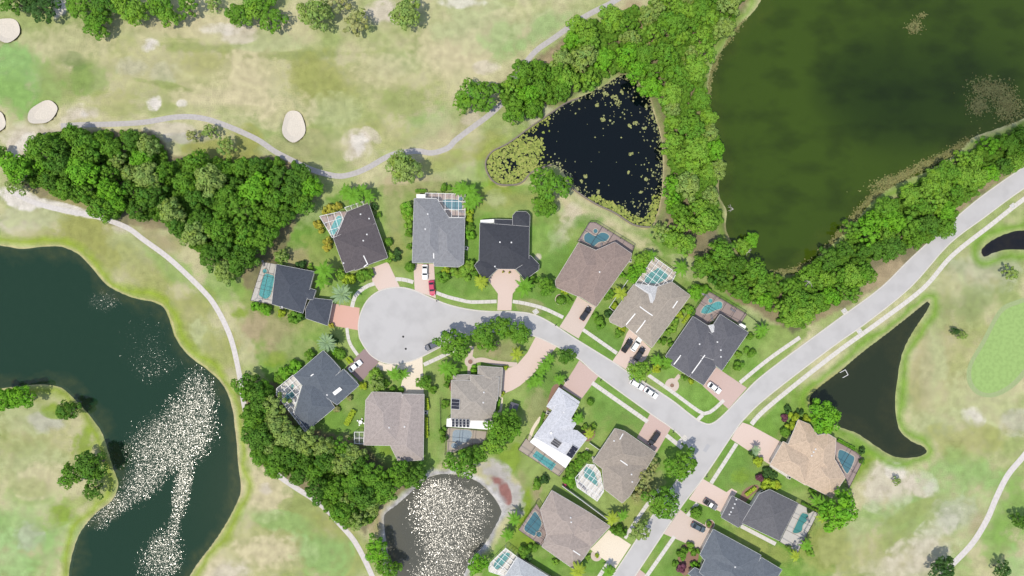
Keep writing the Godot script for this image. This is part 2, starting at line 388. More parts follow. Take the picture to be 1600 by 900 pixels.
func make_ground_image() -> Image:
	var w := 1152
	var h := int(w * (GY1 - GY0) / (GX1 - GX0))
	var s := (GX1 - GX0) / w
	var fa := FastNoiseLite.new()
	fa.seed = 4
	fa.frequency = 0.006
	fa.fractal_octaves = 5
	var na := fa.get_image(w, h).get_data()
	fa.seed = 8
	fa.frequency = 0.022
	fa.fractal_octaves = 5
	var nb := fa.get_image(w, h).get_data()
	fa.seed = 17
	fa.frequency = 0.09
	fa.fractal_octaves = 4
	var nc := fa.get_image(w, h).get_data()
	# masks on a coarse grid: lawns, woods floor
	var lawn := smooth(P([330,360, 430,345, 480,320, 540,300, 640,285, 760,285, 830,290, 890,330, 1000,365, 1080,400, 1150,470, 1200,505, 1265,515, 1200,590, 1160,650, 1190,655, 1240,610, 1275,655, 1340,690, 1360,720, 1330,770, 1320,860, 1240,940, 900,960, 760,930, 760,880, 810,790, 800,740, 720,715, 640,745, 560,720, 470,690, 430,620, 400,560, 385,490, 350,430]))
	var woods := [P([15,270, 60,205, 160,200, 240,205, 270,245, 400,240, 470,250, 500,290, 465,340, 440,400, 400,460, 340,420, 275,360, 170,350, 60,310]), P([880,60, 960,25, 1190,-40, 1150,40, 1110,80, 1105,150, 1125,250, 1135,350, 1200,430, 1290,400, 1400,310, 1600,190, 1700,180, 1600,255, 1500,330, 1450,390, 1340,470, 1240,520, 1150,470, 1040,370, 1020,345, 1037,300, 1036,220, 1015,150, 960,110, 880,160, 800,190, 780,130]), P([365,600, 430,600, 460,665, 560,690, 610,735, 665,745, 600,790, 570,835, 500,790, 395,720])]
	var lm := Image.create(gw, gh, false, Image.FORMAT_RF)
	var wm := Image.create(gw, gh, false, Image.FORMAT_RF)
	for j in gh:
		for i in gw:
			var p := Vector2(GX0 + i * 5.0, GY0 + j * 5.0)
			if Geometry2D.is_point_in_polygon(p, lawn):
				lm.set_pixel(i, j, Color(1, 0, 0))
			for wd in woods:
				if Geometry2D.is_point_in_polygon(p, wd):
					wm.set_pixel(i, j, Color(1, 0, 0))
	var sm := Image.create_from_data(gw, gh, false, Image.FORMAT_RF, sdf.to_byte_array())
	for im in [lm, wm, sm]:
		im.resize(w, h, Image.INTERPOLATE_BILINEAR)
	var lf: PackedFloat32Array = lm.get_data().to_float32_array()
	var wf: PackedFloat32Array = wm.get_data().to_float32_array()
	var sf: PackedFloat32Array = sm.get_data().to_float32_array()
	var R := PackedFloat32Array()
	var Gc := PackedFloat32Array()
	var B := PackedFloat32Array()
	R.resize(w * h); Gc.resize(w * h); B.resize(w * h)
	for k in w * h:
		var a := (na[k] - 128) / 128.0
		var b := (nb[k] - 128) / 128.0
		var t := clampf(0.5 + a * 1.1 + b * 0.9, 0.0, 1.0)
		# dry rough: straw to olive
		var r := lerpf(.432, .262, t)
		var g := lerpf(.41, .312, t)
		var bl := lerpf(.235, .118, t)
		var l := lf[k]
		if l > 0.0:
			t = clampf(0.5 + a * 1.0 + b * 1.2, 0.0, 1.0)
			r = lerpf(r, lerpf(.232, .138, t), l)
			g = lerpf(g, lerpf(.305, .248, t), l)
			bl = lerpf(bl, lerpf(.092, .046, t), l)
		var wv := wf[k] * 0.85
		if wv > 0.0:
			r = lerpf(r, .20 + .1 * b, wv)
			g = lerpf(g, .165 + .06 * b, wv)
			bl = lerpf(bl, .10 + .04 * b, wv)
		R[k] = r; Gc[k] = g; B[k] = bl
	for q in BLOBS:
		var cx: float = (q[0] - GX0) / s
		var cy: float = (q[1] - GY0) / s
		var rx: float = q[2] / s * 1.25
		var ry: float = q[3] / s * 1.25
		var m := maxf(rx, ry) + 2.0
		var co := cos(-deg_to_rad(q[4]))
		var si := sin(-deg_to_rad(q[4]))
		var c: Array = PAL[q[5]]
		var cr: float = c[0]
		var cg: float = c[1]
		var cb: float = c[2]
		var st: float = q[6]
		for y in range(maxi(0, int(cy - m)), mini(h, int(cy + m) + 1)):
			var dy := y - cy
			for x in range(maxi(0, int(cx - m)), mini(w, int(cx + m) + 1)):
				var dx := x - cx
				var ex := (dx * co - dy * si) / rx
				var ey := (dx * si + dy * co) / ry
				var e := ex * ex + ey * ey
				if e > 1.0:
					continue
				var k := y * w + x
				var f := clampf((1.0 - sqrt(e)) * 2.0 + (nb[k] - 128) / 128.0 * 1.1 + (nc[k] - 128) / 128.0 * 0.7, 0.0, 1.0) * st * minf(1.0, (1.0 - e) * 6.0)
				R[k] += (cr - R[k]) * f
				Gc[k] += (cg - Gc[k]) * f
				B[k] += (cb - B[k]) * f
	var out := PackedByteArray()
	out.resize(w * h * 3)
	var lut := PackedByteArray()
	lut.resize(1025)
	for i in 1025:
		lut[i] = int(round(Color(i / 1024.0, 0, 0).linear_to_srgb().r * 255.0))
	var scum := P([590,800, 640,760, 690,725, 760,715, 815,735, 815,800, 770,860, 740,920, 600,920])
	for k in w * h:
		var r := R[k]
		var g := Gc[k]
		var b := B[k]
		var n1 := (nb[k] - 128) / 128.0
		var n2 := (nc[k] - 128) / 128.0
		var d := sf[k] * MPP
		if d > -6.0:
			var px := GX0 + (k % w) * s
			var py := GY0 + (k / w) * s
			var south := px > 590 and px < 830 and py > 700
			if d < 0.3:
				# lush grass along the water, then a pale worn edge of sand and roots
				if not south:
					var f := clampf(1.0 - absf(d + 2.0 + n1 * 1.2) / 2.2, 0.0, 1.0) * (0.85 if px < 400 or (px > 1230 and py > 350) else (0.75 if px > 1050 else 0.35))
					var west := px < 800
					r = lerpf(r, .215 if west else .14, f); g = lerpf(g, .295 if west else .265, f); b = lerpf(b, .03, f)
				var e := clampf(1.0 - absf(d + 0.25 + n2 * 0.35) / 0.42, 0.0, 1.0) * (0.8 if px < 1050 else (0.12 if py < 440 and px > 1200 else 0.4))
				r = lerpf(r, .42, e); g = lerpf(g, .36, e); b = lerpf(b, .20, e)
				if south:
					var u := clampf(1.2 - absf(d + 0.4 + n1 * 1.3) / 1.5, 0.0, 1.0)
					r = lerpf(r, .37 + n2 * .1, u); g = lerpf(g, .36 + n2 * .1, u); b = lerpf(b, .35 + n2 * .1, u)
			else:
				# bed: sandy shelf, broken by weed, then dark muck
				var t := clampf((d - 1.5 + n1 * 3.0) / 3.0, 0.0, 1.0)
				r = lerpf(.26 + n2 * .12, .03, t); g = lerpf(.20 + n2 * .09, .035, t); b = lerpf(.07, .02, t)
		var v := 1.0 + n2 * 0.20 + n1 * 0.06
		out[k * 3] = lut[clampi(int(r * v * 1024.0), 0, 1024)]
		out[k * 3 + 1] = lut[clampi(int(g * v * 1024.0), 0, 1024)]
		out[k * 3 + 2] = lut[clampi(int(b * v * 1024.0), 0, 1024)]
	return Image.create_from_data(w, h, false, Image.FORMAT_RGB8, out)

func make_ground() -> void:
	var m := StandardMaterial3D.new()
	m.resource_name = "turf"
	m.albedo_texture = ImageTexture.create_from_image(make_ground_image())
	m.roughness = 0.97
	m.metallic_specular = 0.15
	m.detail_enabled = true
	m.detail_blend_mode = BaseMaterial3D.BLEND_MODE_MUL
	m.detail_albedo = noise_tex(0.07, 0.70, 1.22, 71, 1024, 6)
	m.detail_uv_layer = BaseMaterial3D.DETAIL_UV_2
	m.uv2_triplanar = true
	m.uv2_world_triplanar = true
	m.uv2_scale = Vector3.ONE / 23.0
	M["turf"] = m
	var v := PackedVector3Array()
	var n := PackedVector3Array()
	var uv := PackedVector2Array()
	var hs := PackedFloat32Array()
	hs.resize(gw * gh)
	for j in gh:
		for i in gw:
			hs[j * gw + i] = ground_height(i, j)
	for j in gh:
		for i in gw:
			var px := GX0 + i * 5.0
			var py := GY0 + j * 5.0
			var q := G(Vector2(px, py))
			if i == 0: q.x = -2500.0
			if i == gw - 1: q.x = 2500.0
			if j == 0: q.y = -2500.0
			if j == gh - 1: q.y = 2500.0
			v.append(Vector3(q.x, hs[j * gw + i], q.y))
			var hx := hs[j * gw + mini(i + 1, gw - 1)] - hs[j * gw + maxi(i - 1, 0)]
			var hz := hs[mini(j + 1, gh - 1) * gw + i] - hs[maxi(j - 1, 0) * gw + i]
			n.append(Vector3(-hx / 2.0, 1.0, -hz / 2.0).normalized())
			uv.append(Vector2(float(i) / (gw - 1), float(j) / (gh - 1)))
	var idx := PackedInt32Array()
	for j in gh - 1:
		for i in gw - 1:
			var a := j * gw + i
			idx.append_array([a, a + 1, a + gw + 1, a, a + gw + 1, a + gw])
	var ar := []
	ar.resize(Mesh.ARRAY_MAX)
	ar[Mesh.ARRAY_VERTEX] = v
	ar[Mesh.ARRAY_NORMAL] = n
	ar[Mesh.ARRAY_TEX_UV] = uv
	ar[Mesh.ARRAY_TEX_UV2] = uv
	ar[Mesh.ARRAY_INDEX] = idx
	var me := ArrayMesh.new()
	me.add_surface_from_arrays(Mesh.PRIMITIVE_TRIANGLES, ar)
	me.surface_set_material(0, m)
	solo("ground", me, "mown golf course grass and lawns around the ponds", "grass", "", "structure")

# wind-ruffled patches on the water: x, y, rx, ry, turn, share of ruffled facets
var RUFFLED := {
	"lake_west": [[160,470,24,16,0,.95], [225,535,40,50,10,.10], [232,562,30,34,0,.28], [250,575,34,12,-25,.3], [305,628,30,50,0,.95], [262,690,72,46,-30,.95], [290,665,40,55,0,.95], [215,700,36,22,-20,.55], [226,745,48,26,-50,.9], [180,790,48,15,-35,.9], [158,818,12,9,-40,.8], [284,755,14,60,10,.85], [270,820,10,36,12,.6], [253,868,28,42,8,.7], [236,880,26,30,0,.4], [60,470,4,4,0,.2]],
	"pond_south": [[698,800,54,50,0,1.0], [705,850,49,48,0,1.0], [732,796,34,38,0,1.0], [685,770,31,23,0,1.0], [695,900,50,38,0,1.0]]}

func make_water() -> void:
	var tone := {"lake_west": [.009, .036, .016], "pond_south": [.082, .082, .064], "pond_lily": [.001, .003, .004], "lake_green": [.036, .066, .004], "pond_east": [.019, .027, .012], "pond_far": [.006, .007, .010]}
	var lab := {"lake_west": "dark teal lake with glittering ruffled streaks", "pond_south": "small grey pond covered in sun glitter", "pond_lily": "black pond fringed with lily pads", "lake_green": "large murky green lake", "pond_east": "narrow dark pond beside the pavement", "pond_far": "small black pond end in the rough"}
	for k in ponds:
		var grown := Geometry2D.offset_polygon(ponds[k], 8.0)
		var b := MB.new()
		b.slab(GP(grown[0], WATER_Y), 0, WATER_Y, false)
		var t: Array = tone[k]
		var m := mat("water_" + k, lin(t[0], t[1], t[2], .94 if k == "pond_lily" else (.74 if k == "lake_west" else .84)), 0.05, null, 1.0, 0.36)
		m.transparency = BaseMaterial3D.TRANSPARENCY_ALPHA
		var nf := FastNoiseLite.new()
		nf.frequency = .05
		nf.fractal_octaves = 4
		if k == "lake_green":
			# drifting algae: long soft streaks of denser and thinner green
			m.albedo_texture = noise_tex(.012, .82, 1.12, 91, 512, 6)
			m.uv1_triplanar = true
			m.uv1_world_triplanar = true
			m.uv1_scale = Vector3(1.0 / 120.0, 1, 1.0 / 75.0)
		if k in RUFFLED:
			m.metallic_specular = 0.47
			m.roughness = 1.0
			var bb := Rect2(grown[0][0], Vector2.ZERO)
			for p in grown[0]:
				bb = bb.expand(p)
			var im := Image.create(int(bb.size.x) * 2, int(bb.size.y) * 2, false, Image.FORMAT_RGB8)
			im.fill(Color(.5, .5, 1))
			var ro := Image.create(int(bb.size.x) * 2, int(bb.size.y) * 2, false, Image.FORMAT_L8)
			ro.fill(Color(.05, .05, .05))
			var half := Vector2i(int(bb.size.x / 2), int(bb.size.y / 2))
			nf.frequency = .03
			for j in half.y:
				for i in half.x:
					var p := bb.position + Vector2(i, j) * 2.0
					var f := 0.0
					for z in RUFFLED[k]:
						var d := (p - Vector2(z[0], z[1])).rotated(-deg_to_rad(z[4]))
						var e := sqrt(pow(d.x / z[2], 2) + pow(d.y / z[3], 2)) + nf.get_noise_2dv(p * 4.0) * 0.35
						f = maxf(f, z[5] * clampf((1.2 - e) * 1.7, 0.0, 1.0))
					if f <= 0.0:
						continue
					var base_ := []
					for bk in 4:
						base_.append(Vector2(rng.randfn(0, .055), rng.randfn(0, .055)))
					for jj in 4:
						for ii in 4:
							if rng.randf() < f:
								var sl: Vector2 = base_[(jj / 2) * 2 + ii / 2] + Vector2(rng.randfn(0, .068), rng.randfn(0, .068))
								var nn := Vector3(sl.x, sl.y, 1).normalized()
								im.set_pixel(i * 4 + ii, j * 4 + jj, Color(nn.x * .5 + .5, nn.y * .5 + .5, nn.z * .5 + .5))
								ro.set_pixel(i * 4 + ii, j * 4 + jj, Color(.2, .2, .2))
			m.normal_enabled = true
			m.normal_texture = ImageTexture.create_from_image(im)
			m.roughness_texture = ImageTexture.create_from_image(ro)
			m.normal_scale = 1.0
			m.texture_repeat = false
			b.uv.clear()
			for vv in b.v:
				var px := Vector2(vv.x, vv.z) / (MPP * (CAMH - WATER_Y) / CAMH) + Vector2(800, 450)
				b.uv.append((px - bb.position) / bb.size)
		var o := solo(k, b.mesh(m), lab[k], "water", "", "structure")
		o.name = k

# ---------------------------------------------------------------- roads and paths
func sheet(called: String, px: PackedVector2Array, top: float, m: Material) -> MeshInstance3D:
	var b := MB.new()
	b.slab(GP(px), -0.1, top)
	return solo(called, b.mesh(m), "", "", "", "structure")

func ribbon(px: PackedVector2Array, wpx: float) -> PackedVector2Array:
	var l := PackedVector2Array()
	var r := PackedVector2Array()
	for i in px.size():
		var d := (px[mini(i + 1, px.size() - 1)] - px[maxi(i - 1, 0)]).normalized()
		var o := Vector2(-d.y, d.x) * wpx / 2.0
		l.append(px[i] + o)
		r.append(px[i] - o)
	r.reverse()
	l.append_array(r)
	return l

func strip(b: MB, line: PackedVector2Array, w: float, y0: float, y1: float) -> void:
	# line in metres; a bevelled strip
	for i in line.size() - 1:
		var d := (line[i + 1] - line[i]).normalized()
		var dp := (line[i] - line[maxi(i - 1, 0)]).normalized() if i > 0 else d
		var dn := (line[i + 2] - line[i + 1]).normalized() if i + 2 < line.size() else d
		var oa := Vector2(-(d + dp).y, (d + dp).x).normalized() * w / 2.0
		var ob := Vector2(-(d + dn).y, (d + dn).x).normalized() * w / 2.0
		var a := line[i]
		var c := line[i + 1]
		var f := func(q: Vector2, y: float) -> Vector3: return Vector3(q.x, y, q.y)
		b.quad(f.call(a + oa * .7, y1), f.call(a - oa * .7, y1), f.call(c - ob * .7, y1), f.call(c + ob * .7, y1), Vector3.UP)
		b.quad(f.call(a + oa * .7, y1), f.call(c + ob * .7, y1), f.call(c + ob, y0), f.call(a + oa, y0), Vector3(oa.x, .3, oa.y))
		b.quad(f.call(a - oa * .7, y1), f.call(c - ob * .7, y1), f.call(c - ob, y0), f.call(a - oa, y0), Vector3(-oa.x, .3, -oa.y))

func make_roads() -> void:
	var north := smooth(P([562,528, 560,508, 565,486, 577,466, 597,453, 622,449, 645,453, 670,464, 700,476, 735,484, 770,487, 800,487, 832,491, 860,504, 900,530, 960,567, 982,582, 1045,622, 1080,649, 1097,660, 1112,662, 1132,647, 1165,612, 1200,580, 1312,497, 1377,449, 1425,402, 1509,327, 1560,288, 1605,258, 1690,205]), false, 4)
	var east := smooth(P([1690,238, 1600,294, 1537,340, 1482,382, 1422,449, 1350,507, 1300,542, 1200,619, 1165,652, 1147,675, 1100,745, 1062,795, 992,900, 950,962]), false, 4)
	var west := smooth(P([915,962, 958,899, 1010,820, 1044,770, 1066,738, 1077,715, 1077,700, 1066,684, 1047,667, 1015,645, 935,587, 905,561, 870,541, 835,525, 800,519, 760,519, 720,527, 690,541, 655,559, 630,567, 602,567, 581,556, 569,541, 562,528]), false, 4)
	var road := PackedVector2Array()
	road.append_array(north)
	road.append_array(east)
	road.append_array(west.slice(0, west.size() - 1))
	sheet("road", road, 0.03, M.asphalt)
	for l in [north, east, west]:
		var b := MB.new()
		strip(b, GP(l), 0.46, 0.0, 0.09)
		solo("kerb", b.mesh(M.kerb), "", "", "", "structure")
	# worn concrete patch in the road and storm drain inlets
	for q in [[1104, 700, 13, 6, -58]]:
		var c := Vector2(q[0], q[1])
		var pts := PackedVector2Array()
		for s in [[-1, -1], [1, -1], [1, 1], [-1, 1]]:
			pts.append(c + Vector2(s[0] * q[2] / 2.0, s[1] * q[3] / 2.0).rotated(deg_to_rad(q[4])))
		var pb := MB.new()
		pb.slab(GP(pts), 0.0, 0.034)
		solo("road_patch", pb.mesh(mat("patch", lin(.33, .33, .34), .95)), "", "", "", "structure")
	# pavements in slabs
	for a in [[[550,480, 554,465, 562,455, 574,447, 585,443], 6], [[618,436, 632,437, 646,441], 6], [[681,457, 700,464, 725,470, 734,472, 776,471], 5.5], [[801,471, 820,474, 850,482, 880,496], 5.5], [[911,515, 964,552], 5.5], [[1013,586, 1050,612, 1091,642, 1103,646, 1115,640, 1131,625], 5.5], [[1098,648, 1089,657], 6], [[1156,598, 1200,562, 1250,527], 6], [[542,512, 546,535, 559,555], 5], [[662,570, 692,556, 712,546], 6], [[925,598, 1012,659], 6.5], [[1041,680, 1066,700], 6.5], [[1060,692, 1072,681], 6], [[1030,765, 1010,790, 976,841], 6], [[955,872, 920,925], 6], [[1690,248, 1600,311, 1550,350, 1487,400, 1443,450, 1375,502, 1300,556, 1200,636, 1174,663], 7], [[1151,693, 1111,755], 6], [[1090,786, 1074,806], 6], [[1054,838, 1000,915], 6]]:
		pavement(smooth(P(a[0]), false, 6), a[1])
	# driveways
	for a in [["pink_paver", [578,420, 606,409, 617,432, 625,449, 608,450, 592,455, 582,440]], ["pink_paver", [646,412, 678,412, 681,466, 648,454]], ["pink_paver", [779,420, 804,420, 819,437, 801,459, 799,485, 777,485, 778,459, 762,437]], ["tan_paver", [902,463, 931,480, 911,515, 904,529, 874,511, 890,486]], ["pink_paver", [979,521, 984,513, 1017,545, 1009,561, 984,581, 957,564, 970,545]], ["rose_paver", [1118,573, 1167,606, 1138,639, 1098,603]], ["salmon_paver", [518,474, 562,481, 560,516, 515,508]], ["brown_paver", [540,575, 569,545, 584,557, 592,566, 564,597]], ["cream_paver", [660,557, 662,616, 624,616, 632,577, 605,580, 586,577, 592,565, 602,569, 630,569]], ["pink_paver", [837,526, 871,541, 857,556, 830,588, 812,603, 800,610, 784,616, 786,577, 806,572, 824,551]], ["rose_paver", [905,563, 935,588, 908,624, 878,606, 898,575]], ["rose_paver", [1016,646, 1048,669, 1026,707, 995,684]], ["cream_paver", [951,828, 986,851, 962,888, 922,858, 935,845]], ["pink_paver", [1160,660, 1172,664, 1216,688, 1221,692, 1203,726, 1175,708, 1142,686, 1150,672]], ["pink_paver", [1098,748, 1135,769, 1143,763, 1152,768, 1130,802, 1120,797, 1076,780]], ["tan_paver", [1063,796, 1075,806, 1112,826, 1092,860, 1075,850, 1037,834]], ["rose_paver", [1000,890, 1010,898, 1005,925, 985,912]]]:
		sheet("driveway", P(a[1]), 0.05, M[a[0]])
	# garden walks
	for a in [["tan_paver", [737,541, 735,556, 733,566, 752,562, 775,567, 808,570], 7], ["tan_paver", [733,566, 733,586], 5], ["tan_paver", [1053,610, 1050,602, 1062,586], 6], ["cream_paver", [845,652, 832,672, 824,700], 5], ["cream_paver", [784,621, 782,640, 776,650], 4], ["cream_paver", [918,700, 905,728, 890,735], 5], ["concrete", [1158,822, 1212,850], 6], ["concrete", [1203,727, 1232,745], 4]]:
		sheet("garden_walk", ribbon(smooth(P(a[1]), false, 5), a[2]), 0.042, M[a[0]])
	for a in [[735, 565, 9], [1050, 602, 11], [932, 868, 9]]:
		var c := PackedVector2Array()
		for i in 20:
			c.append(Vector2(a[0], a[1]) + Vector2.from_angle(TAU * i / 20) * a[2])
		sheet("garden_walk", c, 0.046, M.tan_paver)
	# cart paths
	sheet("cart_path", ribbon(smooth(P([95,197, 130,195, 175,194, 225,191, 275,183, 312,184, 350,195, 400,217, 430,237, 457,251, 487,265, 525,275, 550,272, 575,262, 612,242, 650,236, 675,239, 700,231, 712,219, 737,200, 770,175, 795,148, 815,108, 837,80, 865,60, 912,27, 960,2, 1000,-25]), false, 5), 8.5), 0.038, M.cart_path)
	sheet("cart_path", ribbon(smooth(P([20,300, 45,313, 75,323, 112,331, 150,338, 197,355, 225,375, 262,402, 295,432, 318,455, 333,473, 350,503, 363,536, 374,585, 383,640, 400,700, 432,740, 462,762, 487,778, 512,798, 530,818, 552,843, 570,875, 588,915]), false, 5), 8.0), 0.038, M.pale_path)
	sheet("cart_path", ribbon(smooth(P([1650,650, 1600,712, 1575,742, 1557,777, 1542,812, 1520,848, 1490,880, 1465,905]), false, 5), 9.0), 0.038, M.pale_path)
	# dark edging round the lily pond's lawn side
	var eb := MB.new()
	strip(eb, GP(smooth(P([905,153, 882,162, 850,184, 832,196, 795,223, 770,236, 759,252, 762,271, 775,286, 795,289, 815,285, 832,268, 862,257]), false, 5)), .55, WATER_Y - .2, .08)
	solo("pond_edging", eb.mesh(M.edging), "", "", "", "structure")
	eb = MB.new()
	strip(eb, GP(smooth(P([888,286, 900,298, 930,318, 960,332, 990,351, 1016,355]), false, 5)), .55, WATER_Y - .2, .08)
	solo("pond_edging", eb.mesh(M.edging), "", "", "", "structure")
	# putting greens and bunker sand
	sheet("putting_green", smooth(P([1620,470, 1590,476, 1565,490, 1540,535, 1520,570, 1519,595, 1532,611, 1553,613, 1580,598, 1605,570, 1640,530, 1650,490])), 0.02, mat("green_turf", lin(.235, .345, .115), .95, M.concrete.albedo_texture, 27.0))
	sheet("green_collar", smooth(P([1620,464, 1585,470, 1560,485, 1534,532, 1513,570, 1512,598, 1528,617, 1555,620, 1585,604, 1612,575, 1650,535, 1658,485])), 0.012, mat("collar_turf", lin(.255, .315, .15), .95, M.concrete.albedo_texture, 9.0))
	for q in bunkers:
		var b := MB.new()
		var n := 30
		for ring in 5:
			for i in n:
				var f := func(t: float, r: int) -> Vector3:
					var e := r / 5.0
					var wob: float = 1.0 + 0.035 * sin(t * 3.0 + q[0]) + 0.03 * sin(t * 5.0)
					var pp := Vector2(q[0], q[1]) + Vector2(cos(t) * q[2], sin(t) * q[3]).rotated(deg_to_rad(q[4])) * e * wob
					return W(pp, 0.0, -0.36 + 0.5 * smoothstep(0.6, 1.0, e))
				var t0 := TAU * i / n
				var t1 := TAU * (i + 1) / n
				var a: Vector3 = f.call(t0, ring)
				var c: Vector3 = f.call(t1, ring)
				var d: Vector3 = f.call(t1, ring + 1)
				var e2: Vector3 = f.call(t0, ring + 1)
				if ring > 0:
					b.flat(a, c, d, Vector3.UP)
				b.flat(a, d, e2, Vector3.UP)
		solo("bunker", b.mesh(M.bunker_sand), "", "", "", "structure")

func pavement(px: PackedVector2Array, w: float) -> void:
	var root := Node3D.new()
	root.name = numbered("pavement")
	add_child(root)
	meta(root, "", "", "", "structure")
	var c := Curve2D.new()
	for p in px:
		c.add_point(G(p))
	var total := c.get_baked_length()
	var n := maxi(1, int(round(total / 1.9)))
	var hw := w * MPP / 2.0
	for i in n:
		var a := total * i / n + 0.025
		var e := total * (i + 1) / n - 0.025
		var p0 := c.sample_baked(a)
		var p1 := c.sample_baked(e)
		var pm := c.sample_baked((a + e) / 2.0)
		var t0 := (c.sample_baked(minf(a + .2, total)) - c.sample_baked(maxf(a - .2, 0))).normalized().orthogonal() * hw
		var t1 := (c.sample_baked(minf(e + .2, total)) - c.sample_baked(maxf(e - .2, 0))).normalized().orthogonal() * hw
		var b := MB.new()
		b.slab(PackedVector2Array([p0 + t0 - pm, p1 + t1 - pm, p1 - t1 - pm, p0 - t0 - pm]), -0.08, 0.06 + rng.randf_range(-.006, .006))
		var o := part("slab", b.mesh(M.concrete), root)
		o.position = Vector3(pm.x, 0, pm.y)
# ---------------------------------------------------------------- houses
func ccw(p: PackedVector2Array) -> PackedVector2Array:
	# order so that the inside lies on the left of each edge in (x, z) maths sense used below
	var s := 0.0
	for i in p.size():
		s += p[i].cross(p[(i + 1) % p.size()])
	if s < 0.0:
		var r := p.duplicate()
		r.reverse()
		return r
	return p

func hull(p: PackedVector2Array) -> PackedVector2Array:
	var h := Geometry2D.convex_hull(p)
	if h.size() > 1 and h[0].is_equal_approx(h[h.size() - 1]):
		h.remove_at(h.size() - 1)
	return ccw(h)

func inset(p: PackedVector2Array, d: float) -> PackedVector2Array:
	var r := PackedVector2Array()
	var k := p.size()
	for i in k:
		var e0 := (p[i] - p[(i - 1 + k) % k]).normalized()
		var e1 := (p[(i + 1) % k] - p[i]).normalized()
		var a := p[i] + Vector2(-e0.y, e0.x) * d
		var b := p[i] + Vector2(-e1.y, e1.x) * d
		var x = Geometry2D.line_intersects_line(a, e0, b, e1)
		r.append(x if x != null else a)
	return r

func clip_half(p: Array, f: Callable) -> Array:
	var r := []
	for i in p.size():
		var a: Vector2 = p[i]
		var b: Vector2 = p[(i + 1) % p.size()]
		var fa: float = f.call(a)
		var fb: float = f.call(b)
		if fa <= 1e-6:
			r.append(a)
		if (fa < -1e-6 and fb > 1e-6) or (fa > 1e-6 and fb < -1e-6):
			r.append(a.lerp(b, fa / (fa - fb)))
	return r

# hip roof over a convex outline (metres): every face rises from its own eave
func hip_roof(parent: Node3D, p: PackedVector2Array, eave: float, slope: float, tone: String, cap := 99.0) -> void:
	var k := p.size()
	var b := MB.new()
	var caps := MB.new()
	var seen := {}
	var nrm := []
	for i in k:
		var e := (p[(i + 1) % k] - p[i]).normalized()
		nrm.append(Vector2(-e.y, e.x))
	var dist := func(i: int, q: Vector2) -> float: return (q - p[i]).dot(nrm[i])
	var at := func(q: Vector2, d: float) -> Vector3: return Vector3(q.x, eave + d * slope, q.y)
	for i in k:
		var face: Array = Array(p)
		for j in k:
			if j != i:
				face = clip_half(face, func(q: Vector2) -> float: return dist.call(i, q) - dist.call(j, q))
		if face.size() < 3:
			continue
		var n2: Vector2 = nrm[i]
		var up := Vector3(-n2.x * slope, 1.0, -n2.y * slope).normalized()
		var e := Vector2(n2.y, -n2.x)
		for t in range(1, face.size() - 1):
			var q := [face[0], face[t], face[t + 1]]
			var w3 := []
			var uvs := []
			for x in q:
				w3.append(at.call(x, dist.call(i, x)))
				uvs.append(Vector2(x.dot(e) + i * 3.7, dist.call(i, x) * 1.06))
			b.tri(w3[0], w3[1], w3[2], up, uvs[0], uvs[1], uvs[2])
		for t in face.size():
			var a: Vector2 = face[t]
			var c: Vector2 = face[(t + 1) % face.size()]
			var da: float = dist.call(i, a)
			var dc: float = dist.call(i, c)
			if (da < 0.05 and dc < 0.05) or a.distance_to(c) < 0.3:
				continue
			var mid := (a + c) / 2.0
			var key := Vector2i((mid * 8.0).round())
			if seen.has(key):
				continue
			seen[key] = true
			caps.bar(at.call(a, da) + Vector3(0, .02, 0), at.call(c, dc) + Vector3(0, .02, 0), 0.16, 0.03)
	# underside
	for t in range(1, k - 1):
		b.tri(Vector3(p[0].x, eave - .02, p[0].y), Vector3(p[t].x, eave - .02, p[t].y), Vector3(p[t + 1].x, eave - .02, p[t + 1].y), Vector3.DOWN)
	var roof := part("roof", b.mesh(M["shingle_" + tone]), parent)
	part("ridge_cap", caps.mesh(M["cap_" + tone]), roof)
	var g := MB.new()
	for i in k:
		var a := p[i]
		var c := p[(i + 1) % k]
		g.bar(Vector3(a.x, eave - .08, a.y), Vector3(c.x, eave - .08, c.y), 0.11, 0.13)
	part("gutter", g.mesh(M.white_metal), roof)

var houses := []   # [centre px, short description]
var outlines := []

func inside_any(q: Vector2, polys: Array, skip: int) -> bool:
	for i in polys.size():
		if i != skip and Geometry2D.is_point_in_polygon(q, polys[i]):
			return true
	return false

